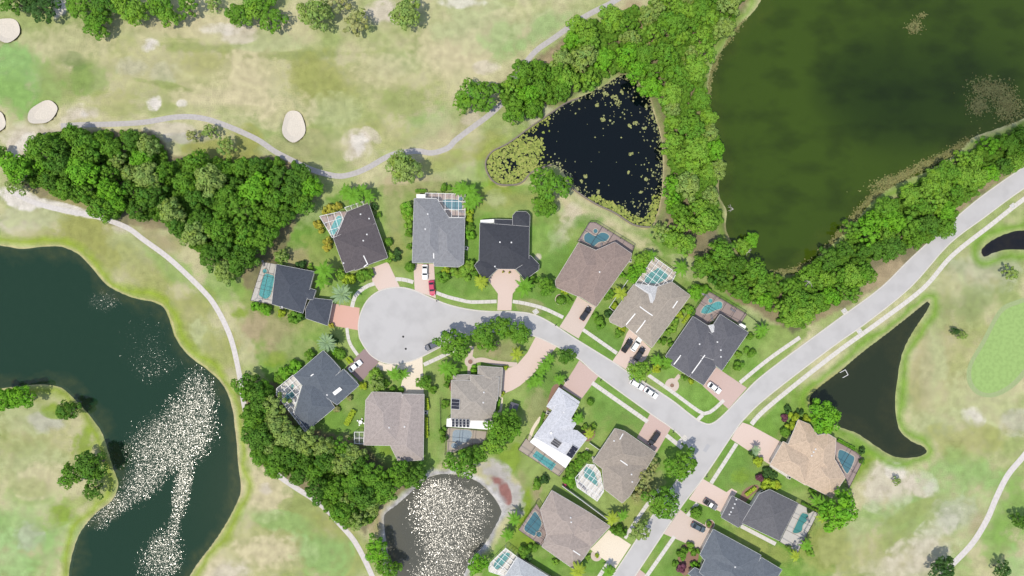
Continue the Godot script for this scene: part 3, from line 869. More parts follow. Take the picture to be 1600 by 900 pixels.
# wings: [[zoom points...], eave, slope]; white: flat patio roofs; drive: px the garage faces
func house(label: String, short: String, tone: String, o: Vector2, wings: Array, drive: Vector2, white := [], extras := [], wall := "stucco") -> Node3D:
	var s := 5.625
	var polys := []
	var px_all := PackedVector2Array()
	for w in wings:
		var px := P(w[0], o.x, o.y, s)
		px_all.append_array(px)
		polys.append(hull(GP(px, w[1])))
	var mid := Vector2.ZERO
	for q in px_all:
		mid += q / px_all.size()
	houses.append([mid, short])
	var c := G(mid, 3.0)
	var t := thing("house", label, "house", Vector3(c.x, 0, c.y), 0, "houses around the cul-de-sac and street")
	var best := [1e9, 0, 0]
	var d := G(drive)
	for i in polys.size():
		for j in polys[i].size():
			polys[i][j] -= c
	d -= c
	for i in polys.size():
		var p: PackedVector2Array = polys[i]
		for j in p.size():
			var m := (p[j] + p[(j + 1) % p.size()]) / 2.0
			if p[j].distance_to(p[(j + 1) % p.size()]) > 4.5 and not inside_any(m, polys, i) and m.distance_to(d) < best[0]:
				best = [m.distance_to(d), i, j]
	for i in polys.size():
		var eave: float = wings[i][1]
		var slope: float = wings[i][2] if wings[i].size() > 2 else 0.36
		var p: PackedVector2Array = polys[i]
		hip_roof(t, p, eave, slope, wings[i][3] if wings[i].size() > 3 else tone)
		var q := inset(p, 0.45)
		var wb := MB.new()
		wb.slab(q, -0.05, eave - 0.03)
		part("wall", wb.mesh(M[wall]), t)
		for j in q.size():
			var a := q[j]
			var b := q[(j + 1) % q.size()]
			var len := a.distance_to(b)
			var dir := (b - a).normalized()
			var out := Vector2(dir.y, -dir.x)
			var m := (a + b) / 2.0
			if len < 2.6 or inside_any(m + out * .6, polys, i):
				continue
			var bas := Basis(Vector3(dir.x, 0, dir.y), Vector3.UP, Vector3(dir.x, 0, dir.y).cross(Vector3.UP))
			if i == best[1] and j == best[2]:
				var gb := MB.new()
				gb.box(Transform3D(bas, Vector3(0, 1.15, 0)), Vector3(minf(4.9, len - .6), 2.2, .08))
				for r in 4:
					gb.box(Transform3D(bas, Vector3(0, .35 + r * .53, 0)), Vector3(minf(4.7, len - .8), .44, .12))
				var go := part("garage_door", gb.mesh(M.garage_paint), t)
				go.position = Vector3(m.x + out.x * .03, 0, m.y + out.y * .03)
				continue
			var cnt := clampi(int(len / 4.0), 1, 3)
			for x in cnt:
				var ctr := a.lerp(b, (x + .5) / cnt) + out * .02
				if inside_any(ctr + out * .5, polys, i):
					continue
				var wbx := MB.new()
				wbx.box(Transform3D(bas, Vector3.ZERO), Vector3(1.3, 1.3, .06))
				var wo := part("window", wbx.mesh(M.glass_dark), t)
				wo.position = Vector3(ctr.x, 1.55, ctr.y)
				var fb := MB.new()
				for e in [[0, .68, 1.5, .1], [0, -.68, 1.5, .1], [.7, 0, .1, 1.3], [-.7, 0, .1, 1.3], [0, 0, .06, 1.3]]:
					fb.box(Transform3D(bas, bas * Vector3(e[0], e[1], 0)), Vector3(e[2], e[3], .12))
				part("window_frame", fb.mesh(M.white_metal), wo)
	for f in white:
		var pp := GP(P(f[0], o.x, o.y, s), f[1])
		for j in pp.size():
			pp[j] -= c
		var b := MB.new()
		b.slab(pp, f[1] - .14, f[1])
		b.slab(pp, f[1], f[1] - .14, false)
		part("patio_roof", b.mesh(M.white_flat_roof), t)
		for q in pp:
			var pb := MB.new()
			pb.box(Transform3D(Basis(), Vector3(0, (f[1] - .14) / 2.0, 0)), Vector3(.14, f[1] - .14, .14))
			var po := part("patio_post", pb.mesh(M.white_metal), t)
			po.position = Vector3(lerpf(q.x, 0, .02), 0, lerpf(q.y, 0, .02))
	# things on the roof: [kind, points..., height]
	for e in extras:
		var pts := P(e[1], o.x, o.y, s)
		match e[0]:
			"panel":
				# a raised panel lying on the roof: four corners with heights
				var q3 := []
				for i in pts.size():
					var g := G(pts[i], e[2][i]) - c
					var rh := roof_height(polys, wings, g)
					q3.append(Vector3(g.x, maxf(rh + .1, e[2][i]) if rh < 3.3 else rh + .2, g.y))
				var mid3: Vector3 = (q3[0] + q3[1] + q3[2] + q3[3]) / 4.0
				var lift := roof_height(polys, wings, Vector2(mid3.x, mid3.z)) + .1 - mid3.y
				if lift > 0.0:
					for i in 4:
						q3[i] += Vector3(0, lift, 0)
				panel(t, q3, e[3])
			"vents":
				for q in pts:
					var g := G(q, e[2]) - c
					var vb := MB.new()
					vb.box(Transform3D(Basis(), Vector3(0, .06, 0)), Vector3(.42, .2, .42))
					vb.tube(Vector3(0, .1, 0), Vector3(0, .38, 0), .1, .12, 8)
					var vo := part("roof_vent", vb.mesh(M.vent), t)
					vo.position = Vector3(g.x, roof_height(polys, wings, g), g.y)
			"ridge_vents":
				for i in range(0, pts.size(), 2):
					var g0 := G(pts[i], e[2]) - c
					var g1 := G(pts[i + 1], e[2]) - c
					var vb := MB.new()
					var n := 6
					for z in n:
						var a := g0.lerp(g1, float(z) / n)
						var b2 := g0.lerp(g1, float(z + 1) / n)
						vb.bar(Vector3(a.x, roof_height(polys, wings, a) + .06, a.y), Vector3(b2.x, roof_height(polys, wings, b2) + .06, b2.y), .30, .10)
					part("ridge_vent", vb.mesh(M.white_metal), t)
	return t

func roof_height(polys: Array, wings: Array, q: Vector2) -> float:
	var best := 0.0
	for i in polys.size():
		var p: PackedVector2Array = polys[i]
		if not Geometry2D.is_point_in_polygon(q, p):
			continue
		var d := 1e9
		for j in p.size():
			var e := (p[(j + 1) % p.size()] - p[j]).normalized()
			d = minf(d, (q - p[j]).dot(Vector2(-e.y, e.x)))
		best = maxf(best, wings[i][1] + d * (wings[i][2] if wings[i].size() > 2 else 0.36))
	return best

func panel(t: Node3D, q: Array, kind: String) -> void:
	var up: Vector3 = (q[1] - q[0]).cross(q[3] - q[0]).normalized()
	if up.y < 0: up = -up
	var b := MB.new()
	var top := []
	for x in q: top.append(x + up * .07)
	b.quad(top[0], top[1], top[2], top[3], up)
	for i in 4:
		b.quad(q[i], q[(i + 1) % 4], top[(i + 1) % 4], top[i], (q[i] + q[(i + 1) % 4]) / 2.0 - (q[0] + q[2]) / 2.0)
	var o := part("solar_panel" if kind == "solar" else "skylight", b.mesh(M.solar if kind == "solar" else M.white_flat_roof), t)
	var f := MB.new()
	for i in 4:
		f.bar(top[i], top[(i + 1) % 4], .07, .06)
	if kind == "solar":
		for i in [1, 2]:
			f.bar(top[0].lerp(top[3], i / 3.0), top[1].lerp(top[2], i / 3.0), .04, .03)
	part("frame", f.mesh(M.vent if kind == "solar" else M.white_metal), o)

func solar_on(t: Node3D, h: Dictionary) -> void:
	pass

# pool with coping; outline in zoom pixels
func pool(label: String, o: Vector2, deck: Array, deck_mat: String, shape: Array, water: String, spa := []) -> void:
	sheet("pool_deck", P(deck, o.x, o.y, 5.625), 0.07, M[deck_mat])
	var px := P(shape, o.x, o.y, 5.625)
	if shape.size() > 8:
		px = smooth(px, true, 4)
	var c := Vector2.ZERO
	for q in px:
		c += G(q) / px.size()
	var t := thing("swimming_pool", label, "pool", Vector3(c.x, 0, c.y), 0, "swimming pools behind the houses")
	var pts := PackedVector2Array()
	for q in px:
		pts.append(G(q) - c)
	var b := MB.new()
	b.slab(pts, -.1, .078)
	part("pool_water", b.mesh(M[water]), t)
	pts.append(pts[0])
	var r := MB.new()
	strip(r, pts, .34, .06, .13)
	part("coping", r.mesh(M.stone_edge), t)
	if spa.size():
		var sc := G(Vector2(o.x + spa[0] / 5.625, o.y + spa[1] / 5.625)) - c
		var rr: float = spa[2] / 5.625 * MPP
		var ring := PackedVector2Array()
		for i in 17:
			ring.append(sc + Vector2.from_angle(TAU * i / 16) * rr)
		var sb := MB.new()
		sb.slab(ring.slice(0, 16), -.1, .3)
		part("spa_water", sb.mesh(M[water]), t)
		var rb := MB.new()
		strip(rb, ring, .36, .02, .36)
		part("spa_rim", rb.mesh(M.stone_edge), t)

# screened pool enclosure: outline in zoom pixels (at roof height), grid turned by deg
func cage(label: String, o: Vector2, outline: Array, deg: float, white: bool, hgt := 2.9, step := 2.3) -> void:
	var px := P(outline, o.x, o.y, 5.625)
	var pts := GP(px, hgt)
	var c := Vector2.ZERO
	for q in pts:
		c += q / pts.size()
	for i in pts.size():
		pts[i] -= c
	var t := thing("pool_cage", label, "pool enclosure", Vector3(c.x, 0, c.y), 0, "screened pool cages behind the houses")
	var m: Material = M.white_metal if white else M.dark_metal
	var w := 0.13 if white else 0.11
	for i in pts.size():
		var a := pts[i]
		var b := pts[(i + 1) % pts.size()]
		var rb := MB.new()
		rb.bar(Vector3(a.x, hgt, a.y), Vector3(b.x, hgt, b.y), w, w)
		part("top_rail", rb.mesh(m), t)
		var n := maxi(1, int(a.distance_to(b) / step))
		for k in n:
			var q := a.lerp(b, float(k) / n)
			var pb := MB.new()
			pb.box(Transform3D(Basis(), Vector3(0, hgt / 2.0, 0)), Vector3(w * .8, hgt - .1, w * .8))
			var po := part("post", pb.mesh(m), t)
			po.position = Vector3(q.x, 0, q.y)
		var sb := MB.new()
		sb.quad(Vector3(a.x, .1, a.y), Vector3(b.x, .1, b.y), Vector3(b.x, hgt - .1, b.y), Vector3(a.x, hgt - .1, a.y), Vector3((b - a).y, 0, -(b - a).x))
		part("side_screen", sb.mesh(M.screen_white if white else M.screen_dark), t)
	for ax in 2:
		var d := Vector2.from_angle(deg_to_rad(deg + ax * 90))
		var nrm := d.orthogonal()
		var lo := 1e9
		var hi := -1e9
		for q in pts:
			lo = minf(lo, q.dot(nrm))
			hi = maxf(hi, q.dot(nrm))
		var n := maxi(1, int(round((hi - lo) / step)))
		for k in range(1, n):
			var off := lerpf(lo, hi, float(k) / n)
			var line := PackedVector2Array([nrm * off - d * 60.0, nrm * off + d * 60.0])
			for seg in Geometry2D.intersect_polyline_with_polygon(line, pts):
				var bb := MB.new()
				bb.bar(Vector3(seg[0].x, hgt, seg[0].y), Vector3(seg[1].x, hgt, seg[1].y), w * .9, w * .7 + ax * .02)
				part("beam", bb.mesh(m), t)
	var rs := MB.new()
	rs.slab(pts, hgt, hgt - .11, false)
	part("roof_screen", rs.mesh(M.screen_white if white else M.screen_dark), t)

func make_houses() -> void:
	var t: Node3D
	var o := Vector2(470, 280)
	t = house("charcoal brown hip roofed house with a white front gable line beside a pink driveway", "charcoal brown roofed house", "charcoal_brown", o, [[[285,515, 380,345, 408,283, 597,210, 668,415, 420,500], 2.75], [[285,515, 420,455, 660,390, 765,690, 395,822], 3.05], [[480,620, 555,600, 592,762, 470,805], 3.15]], Vector2(600, 432), [], [["vents", [530,310, 603,347, 588,488, 560,543, 378,737], 3.0], ["ridge_vents", [555,672, 585,745, 585,745, 552,770], 3.6]])
	cage("white framed pool cage behind the charcoal brown roofed house", o, [165,325, 345,285, 375,350, 310,505, 275,512], -17, true)
	cage("narrow white framed screen porch along the charcoal brown roofed house", o, [385,250, 595,180, 600,212, 408,283], -19, true, 2.6, 1.8)
	pool("small turquoise pool in a white cage beside the charcoal brown roofed house", o, [165,325, 345,285, 408,283, 375,350, 310,505, 275,512], "deck_rose", [315,330, 345,320, 368,350, 305,480, 268,488, 258,435], "pool_water")
	o = Vector2(620, 290)
	t = house("long mid grey roofed house with a white car on its driveway", "mid grey roofed house", "grey", o, [[[152,112, 350,114, 465,290, 440,681, 135,678], 3.0], [[290,284, 598,284, 588,690, 540,716, 328,708, 295,500], 3.12]], Vector2(663, 430), [[[172,76, 250,76, 250,112, 172,112], 2.5]], [["vents", [278,255, 255,385], 3.2], ["ridge_vents", [325,595, 325,640], 3.6]])
	cage("white framed pool cage behind the mid grey roofed house", o, [250,65, 600,75, 600,282, 455,278, 350,113, 250,110], 1, true, 2.9, 2.15)
	pool("dark teal pool in a white cage behind the mid grey roofed house", o, [250,65, 600,75, 600,282, 455,278, 350,113, 250,110], "deck_rose", [410,122, 530,122, 575,150, 572,212, 520,220, 470,212, 410,175], "pool_deep", [563,118, 22])
	o = Vector2(720, 310)
	t = house("black hip roofed house with two angled front wings around a pink forecourt", "black roofed house", "black", o, [[[168,213, 602,248, 598,548, 480,622, 325,620, 160,540], 3.1], [[295,183, 455,188, 455,262, 295,262], 2.6], [[455,150, 485,115, 575,115, 608,150, 604,262, 455,262], 2.75], [[120,590, 165,535, 245,540, 327,618, 228,712, 165,665], 2.95], [[560,555, 610,498, 688,578, 685,628, 568,712, 482,622], 2.9]], Vector2(748, 425), [[[172,190, 290,182, 290,214, 172,214], 2.4]], [["vents", [345,388, 300,598, 445,390], 3.6]])
	o = Vector2(840, 330)
	t = house("broad brown hip roofed house with a dark framed pool patio", "brown roofed house", "brown", o, [[[360,275, 512,342, 640,480, 375,758, 160,668, 155,610], 3.0], [[500,348, 680,270, 828,372, 815,425, 515,842, 370,752, 400,500], 3.1]], Vector2(905, 480), [], [["vents", [540,535], 3.6]])
	cage("dark framed pool cage behind the brown roofed house", o, [455,97, 510,97, 850,305, 828,372, 680,268, 520,340, 370,268, 352,262], 32, false, 2.9, 4.2)
	pool("dark blue freeform pool behind the brown roofed house", o, [455,97, 510,97, 850,305, 828,372, 680,268, 520,340, 370,268, 352,262], "deck_rose", [410,210, 450,185, 500,215, 560,185, 610,195, 632,225, 600,265, 540,275, 490,312, 450,285, 410,260], "pool_deep", [508,175, 22])
	o = Vector2(930, 390)
	t = house("taupe roofed house with white ridge strips and a pale metal valley", "taupe roofed house with white ridge strips", "taupe", o, [[[340,303, 540,326, 520,560, 230,684, 130,637, 122,608], 3.0], [[545,326, 675,283, 838,404, 497,864, 268,673, 400,500], 3.1], [[350,306, 545,328, 560,440, 505,560, 440,440], 3.2, 0.40, "silver"]], Vector2(985, 545), [], [["ridge_vents", [388,500, 500,580, 352,562, 275,660, 438,620, 362,730, 722,452, 680,514], 3.8]])
	cage("white framed pool cage behind the taupe roofed house with white ridge strips", o, [518,65, 715,205, 672,285, 540,325, 355,298], 36, true, 2.9, 1.9)
	pool("teal pool under a white cage grid behind the taupe roofed house", o, [518,65, 715,205, 672,285, 540,325, 355,298], "deck_tan", [520,180, 560,155, 610,190, 640,220, 620,260, 540,305, 450,300, 430,260, 450,215], "pool_green")
	o = Vector2(1020, 440)
	t = house("dark grey roofed house at the street corner with a raised middle roof", "dark grey corner house", "slate", o, [[[352,305, 520,410, 520,560, 325,838, 172,738, 112,655], 3.0], [[592,285, 842,447, 607,782, 500,700, 430,560, 535,375], 3.06], [[400,640, 520,655, 557,752, 447,912, 325,836], 3.12], [[475,432, 620,530, 540,690, 390,640, 430,490], 3.45], [[488,385, 535,376, 560,470, 520,450], 3.3, .3, "silver"]], Vector2(1125, 600), [[[768,362, 822,392, 810,415, 757,380], 2.4]], [["vents", [408,548, 565,530, 597,660, 592,600], 4.0], ["ridge_vents", [242,645, 178,745, 458,645, 325,838], 3.7]])
	cage("dark framed pool cage behind the dark grey corner house", o, [490,82, 828,285, 770,370, 590,283, 485,380, 355,305, 338,297], 31, false, 2.9, 4.0)
	pool("turquoise freeform pool behind the dark grey corner house", o, [490,82, 828,285, 770,370, 590,283, 485,380, 355,305, 338,297], "deck_rose", [455,210, 510,195, 570,170, 610,185, 605,235, 550,255, 480,285, 420,272], "pool_water", [505,168, 22])
	o = Vector2(380, 380)
	t = house("navy roofed house with a stepped garage wing and an octagonal pool", "navy roofed house", "navy", o, [[[292,185, 625,250, 598,345, 525,615, 250,535, 275,310], 3.05], [[520,380, 640,412, 612,498, 505,480], 2.9], [[600,480, 787,500, 742,725, 550,660, 548,575], 2.6]], Vector2(540, 495), [], [["vents", [345,560], 2.9]])
	cage("dark framed pool cage behind the navy roofed house", o, [172,165, 293,185, 278,310, 292,385, 250,535, 65,505], 13, false, 2.9, 4.5)
	pool("bright turquoise octagonal pool behind the navy roofed house", o, [172,165, 293,185, 278,310, 292,385, 250,535, 65,505], "deck_pale", [185,275, 250,275, 278,305, 250,440, 225,480, 190,492, 145,465, 140,430], "pool_water", [193,245, 22])
	o = Vector2(400, 530)
	t = house("blue grey roofed house with a pale skylight beside a brown driveway", "blue grey roofed house", "blue_grey", o, [[[328,322, 590,97, 672,180, 745,265, 600,480, 420,420], 3.0], [[770,262, 906,405, 712,578, 570,480, 640,370], 3.1], [[405,410, 520,340, 600,480, 692,602, 455,800, 335,655], 2.94]], Vector2(555, 575), [], [["panel", [675,468, 738,420, 757,442, 695,492], [4.1, 4.3, 4.15, 3.95], "skylight"], ["vents", [625,490], 3.6], ["ridge_vents", [485,322, 510,304], 3.9]])
	cage("white framed pool cage behind the blue grey roofed house", o, [325,315, 400,410, 330,640, 450,800, 432,812, 180,490, 180,435], 50, true, 2.9, 1.75)
	pool("pale green pool in a white cage behind the blue grey roofed house", o, [325,315, 400,410, 330,640, 450,800, 432,812, 180,490, 180,435], "deck_pale", [255,490, 300,440, 310,395, 340,400, 330,440, 345,490, 300,550, 260,540], "pool_green")
	o = Vector2(520, 580)
	t = house("large warm grey roofed house with a cream stone driveway", "warm grey roofed house", "warm_grey", o, [[[288,255, 345,182, 605,190, 640,480, 600,655, 272,650], 3.0], [[615,200, 803,203, 795,780, 575,795, 505,655, 560,400], 3.08]], Vector2(645, 600), [], [["vents", [633,485, 500,490], 3.8]])
	cage("small white framed screen porch beside the warm grey roofed house", o, [190,535, 275,535, 270,640, 190,635], 0, true, 2.6, 1.6)
	o = Vector2(670, 550)
	t = house("stone grey roofed house with black solar panels and a white patio roof", "stone grey roofed house with solar panels", "stone", o, [[[198,248, 618,252, 570,605, 195,600], 3.4], [[365,200, 620,222, 604,430, 365,430], 3.44], [[432,122, 650,138, 632,390, 600,390, 430,250], 2.7], [[215,205, 318,198, 365,200, 362,280, 215,270], 2.75]], Vector2(793, 600), [[[158,590, 200,578, 562,605, 555,685, 155,655], 2.75]], [["panel", [200,410, 274,414, 270,503, 196,500], [3.75, 4.2, 4.2, 3.75], "solar"], ["panel", [205,580, 229,581, 227,657, 203,656], [3.05, 3.05, 2.85, 2.85], "solar"], ["panel", [237,582, 261,583, 259,658, 235,657], [3.05, 3.05, 2.85, 2.85], "solar"], ["panel", [269,583, 293,584, 291,659, 267,658], [3.05, 3.05, 2.85, 2.85], "solar"], ["panel", [301,584, 325,585, 323,660, 299,659], [3.05, 3.05, 2.85, 2.85], "solar"], ["panel", [333,585, 357,586, 355,661, 331,660], [3.05, 3.05, 2.85, 2.85], "solar"], ["vents", [480,440, 485,352], 4.0]], "stucco_white")
	pool("pale sparkling pool behind the stone grey roofed house with solar panels", o, [165,662, 510,700, 490,790, 360,820, 200,890, 160,900], "deck_tan", [215,690, 300,680, 370,690, 380,740, 340,790, 280,815, 230,850, 205,790], "pool_sparkle", [222,820, 28])
	cage("dark framed pool cage behind the stone grey roofed house with solar panels", o, [160,664, 510,690, 490,800, 360,830, 200,900, 140,905], 5, false, 2.7, 4.6)
	o = Vector2(790, 580)
	t = house("white roofed house with two black solar panels and a rectangular pool", "white roofed house", "white", o, [[[468,143, 652,270, 560,440, 360,310], 2.7, .2], [[508,205, 642,298, 560,440, 385,650, 300,610, 250,575], 3.1, .25], [[400,520, 590,515, 630,522, 716,592, 578,768, 250,580], 3.2, .25], [[575,415, 622,462, 585,515, 440,540, 450,450], 3.0, .25]], Vector2(905, 600), [[[248,582, 582,766, 527,852, 213,622], 2.9]], [["panel", [430,585, 497,630, 460,680, 392,635], [4.0, 4.1, 3.9, 3.8], "solar"], ["panel", [588,645, 640,680, 582,768, 530,735], [3.85, 3.6, 3.4, 3.7], "solar"], ["vents", [285,580, 510,355], 3.2], ["panel", [388,545, 402,533, 413,546, 399,560], [4.2, 4.2, 4.15, 4.15], "skylight"]], "stucco_white")
	pool("rectangular turquoise pool beside the white roofed house", o, [213,622, 527,852, 470,920, 115,690, 180,590], "deck_tan", [272,692, 447,815, 405,877, 232,745], "pool_water")
	cage("dark framed pool cage beside the white roofed house", o, [213,622, 527,852, 472,925, 112,690, 180,590], 35, false, 2.7, 3.6)
	o = Vector2(870, 640)
	t = house("olive taupe roofed house with a many sided white pool cage", "olive taupe roofed house", "olive_taupe", o, [[[512,165, 595,188, 872,378, 800,500, 600,540, 400,520, 315,458], 3.05], [[395,470, 620,400, 805,490, 640,762, 575,822, 412,695], 3.0]], Vector2(1022, 690), [], [["ridge_vents", [557,443, 622,490, 585,215, 553,262], 4.0], ["vents", [652,562, 662,632, 502,272], 3.4]])
	cage("many sided white framed pool cage behind the olive taupe roofed house", o, [265,480, 330,485, 380,550, 412,720, 355,805, 180,682, 162,600], 35, true, 3.0, 1.75)
	pool("teal pool in the many sided white cage behind the olive taupe roofed house", o, [265,480, 330,485, 380,550, 412,720, 355,805, 180,682, 162,600], "deck_pale", [260,500, 310,520, 350,590, 362,670, 330,660, 280,620, 240,590, 235,540], "pool_green")
	o = Vector2(790, 740)
	t = house("rose grey roofed house with a dark pool cage above a cream driveway", "rose grey roofed house", "rose_grey", o, [[[405,148, 740,345, 610,560, 365,545, 305,315], 3.05], [[740,345, 920,465, 755,642, 560,560, 600,430], 3.0], [[365,530, 600,470, 755,640, 690,740, 600,842, 318,642], 2.95]], Vector2(945, 850), [], [["vents", [575,420, 570,380], 3.8], ["ridge_vents", [590,662, 655,715], 3.4]])
	cage("dark framed pool cage behind the rose grey roofed house", o, [272,265, 305,318, 365,545, 316,635, 115,495], 40, false, 2.9, 3.2)
	pool("dark teal pool under a dark cage behind the rose grey roofed house", o, [272,265, 305,318, 365,545, 316,635, 115,495], "deck_rose", [225,370, 250,335, 275,345, 320,440, 255,550, 240,545, 160,485], "pool_deep", [292,530, 26])
	o = Vector2(1170, 630)
	t = house("tan roofed house at the edge of the golf course", "tan roofed house", "tan", o, [[[435,145, 535,185, 640,330, 560,500, 340,375, 405,250], 3.0], [[302,335, 560,480, 500,722, 185,540], 2.94], [[520,300, 690,265, 768,312, 752,400, 745,640, 500,620], 3.1], [[540,440, 762,500, 850,655, 732,832, 480,705], 3.04]], Vector2(1190, 695), [], [["vents", [575,432, 590,405, 560,465], 4.2]])
	cage("dark framed pool cage behind the tan roofed house", o, [770,335, 945,430, 1010,490, 880,750, 850,655, 770,520, 752,395], 30, false, 2.9, 4.4)
	pool("blue green pool behind the tan roofed house", o, [770,335, 945,430, 1010,490, 880,750, 850,655, 770,520, 752,395], "deck_rose", [800,405, 900,450, 930,490, 880,605, 850,610, 800,520, 780,470], "pool_deep")
	o = Vector2(1110, 730)
	t = house("dark grey roofed house with a square garage wing and pale pool deck", "dark grey roofed house with pale pool deck", "dark_grey", o, [[[520,195, 772,318, 607,648, 275,490, 430,235], 3.1], [[190,250, 375,350, 290,500, 245,530, 92,440], 2.8]], Vector2(1120, 785), [], [["vents", [230,285, 212,320, 195,355, 178,390, 165,412], 3.2]], "stucco_white")
	pool("green kidney shaped pool on a pale deck", o, [775,318, 945,405, 768,748, 610,655], "deck_pale", [795,410, 830,402, 862,420, 850,470, 815,510, 805,560, 760,582, 720,572, 740,520], "pool_green")
	cage("dark framed pool cage over a pale deck", o, [775,318, 945,405, 768,748, 610,655], 27, false, 2.9, 5.2)
	o = Vector2(1050, 740)
	t = house("steel blue grey roofed house with a stepped rear wing and a tan driveway", "steel grey roofed house", "steel", o, [[[362,488, 785,718, 700,920, 480,1000, 245,712], 3.05], [[312,708, 560,620, 860,1000, 500,1080, 240,868], 3.2], [[790,738, 968,845, 850,1040, 600,960, 640,840], 2.9], [[200,825, 340,890, 290,1000, 140,880], 2.6]], Vector2(1082, 835), [], [["vents", [545,808], 4.2]])
	o = Vector2(790, 740)
	t = house("pale grey roofed house with a white glazed pool cage by the grey pond", "pale grey roofed house", "pale_grey", o, [[[105,735, 470,960, 380,1130, -10,905], 3.0]], Vector2(900, 990), [], [])
	cage("white glazed pool cage beside the pale grey roofed house", o, [0,655, 100,730, -10,905, -145,860, -150,800], 38, true, 2.9, 1.9)
	pool("green pool in the white glazed cage beside the grey pond", o, [0,655, 100,730, -10,905, -145,860, -150,800], "deck_pale", [-30,700, 20,690, 40,720, -60,840, -110,800], "pool_green")
# ---------------------------------------------------------------- plants
var crowns := []
var bushes := []
var frond_mesh := {}

func leafy(b: MB, c: Vector3, r: Vector3, count: int, size: float, tone: Color, low := -0.2) -> void:
	for k in count:
		var y := rng.randf_range(low, 1.0)
		var t := rng.randf() * TAU
		var s := sqrt(maxf(0.0, 1.0 - y * y))
		var d := Vector3(cos(t) * s, y, sin(t) * s)
		var p := c + d * r * rng.randf_range(.72, 1.05)
		var nn := (d + Vector3(rng.randf_range(-.7, .7), rng.randf_range(-.2, .7), rng.randf_range(-.7, .7))).normalized()
		var a := nn.cross(Vector3(rng.randf_range(-1, 1), rng.randf_range(-1, 1), rng.randf_range(-1, 1))).normalized()
		var e := nn.cross(a)
		var q := size * rng.randf_range(.6, 1.3)
		b.col = tone
		var sn := (d * .75 + nn * .6).normalized()
		var p0 := p - a * q * .5
		var p1 := p + e * q * .42
		var p2 := p + a * q * .62
		var p3 := p - e * q * .42
		b.tri(p0, p1, p2, sn)
		b.tri(p0, p2, p3, sn)

func make_crown(seed_: int, flat: float, lobes: int, open: float) -> Array:
	rng.seed = seed_
	var b := MB.new()
	var tr := MB.new()
	var R := 4.5
	var top := 7.6
	tr.tube(Vector3.ZERO, Vector3(.1, 3.4, 0), .30, .2, 7)
	var wob := [rng.randf() * TAU, rng.randf() * TAU]
	for i in lobes:
		# sunflower spread so the crown is filled, jittered so it is uneven
		var f := sqrt((i + .5) / lobes)
		var t := i * 2.39996 + rng.randf_range(-.35, .35)
		var edge := 1.0 + .16 * sin(2.0 * t + wob[0]) + .12 * sin(3.0 * t + wob[1])
		var rad := R * .80 * f * edge * rng.randf_range(.9, 1.06)
		var y := top - flat * f * f - rng.randf() * 1.1
		var c := Vector3(cos(t) * rad, y, sin(t) * rad)
		var lr := R * rng.randf_range(.20, .33) * (1.08 - .25 * f)
		if rng.randf() < open:
			lr *= .55
		var h := 1.0
		var warm := rng.randf_range(.84, 1.16)
		leafy(b, c, Vector3(lr, lr * .85, lr), int(58 * (lr / 1.2) + 26), .52, Color(h * warm, h, h * rng.randf_range(.7, 1.3)), -.35)
		if i % 3 == 0:
			tr.tube(Vector3(.1, 3.0, 0), c - Vector3(0, lr * .4, 0), .13, .04, 5)
	return [b.mesh(M.leaf_mid, true), tr.mesh(M.bark)]

func make_bush(seed_: int, round_: bool) -> Mesh:
	rng.seed = seed_
	var b := MB.new()
	if round_:
		leafy(b, Vector3(0, .75, 0), Vector3(1, .85, 1), 420, .26, Color(1, 1, 1), -.7)
		leafy(b, Vector3(0, .7, 0), Vector3(.85, .7, .85), 220, .3, Color(.9, .9, .9), -.7)
	else:
		for k in 9:
			var t := rng.randf() * TAU
			var q := sqrt(rng.randf()) * .66
			var h := rng.randf_range(.75, 1.25)
			leafy(b, Vector3(cos(t) * q, rng.randf_range(.4, .95), sin(t) * q), Vector3.ONE * rng.randf_range(.28, .46), 60, .30, Color(h * rng.randf_range(.9, 1.15), h, h), -.5)
	return b.mesh(M.leaf_mid, true)

func make_frond(mt: Material, stiff: bool) -> Mesh:
	# one arched frond: a rib with broad leaflets on both sides, length 1
	var b := MB.new()
	var n := 7
	var at := func(f: float) -> Vector3: return Vector3(0, (.5 * f - (.40 if stiff else 1.05) * f * f), f * (1.0 - .08 * f))
	for i in n:
		var f0 := float(i) / n
		var f1 := float(i + 1) / n
		var p0: Vector3 = at.call(f0)
		var p1: Vector3 = at.call(f1)
		b.col = Color(1.15, 1.1, .8)
		b.bar(p0, p1, .03, .025)
		var w := (.10 if stiff else .17) * sin(PI * clampf(f0 * .8 + .22, 0, 1)) + .02
		for s in [-1.0, 1.0]:
			var v := rng.randf_range(.75, 1.2)
			b.col = Color(v, v, v)
			var dr: float = (.03 if stiff else .07)
			b.flat(p0, p1, p1 + Vector3(s * w, -dr, .10), Vector3.UP)
			b.flat(p0, p1 + Vector3(s * w, -dr, .10), p0 + Vector3(s * w * .8, -dr, .09), Vector3.UP)
	return b.mesh(mt, true)

var tree_kinds := {}

func tree(px: Vector2, rpx: float, mt: String, label: String, group := "", hgt := -1.0, variant := -1) -> void:
	var r := rpx * MPP
	var h := hgt if hgt > 0.0 else clampf(r * 1.75, 3.2, 10.0)
	var k := variant if variant >= 0 else rng.randi() % crowns.size()
	var t := thing("tree", label, "tree", W(px, h * .75), rng.randf() * TAU, group)
	t.scale = Vector3(r / 4.5, h / 7.8, r / 4.5)
	var tr := part("trunk", crowns[k][1], t)
	tr.name = "trunk"
	var c := part("crown", crowns[k][0], t)
	c.material_override = M[mt]

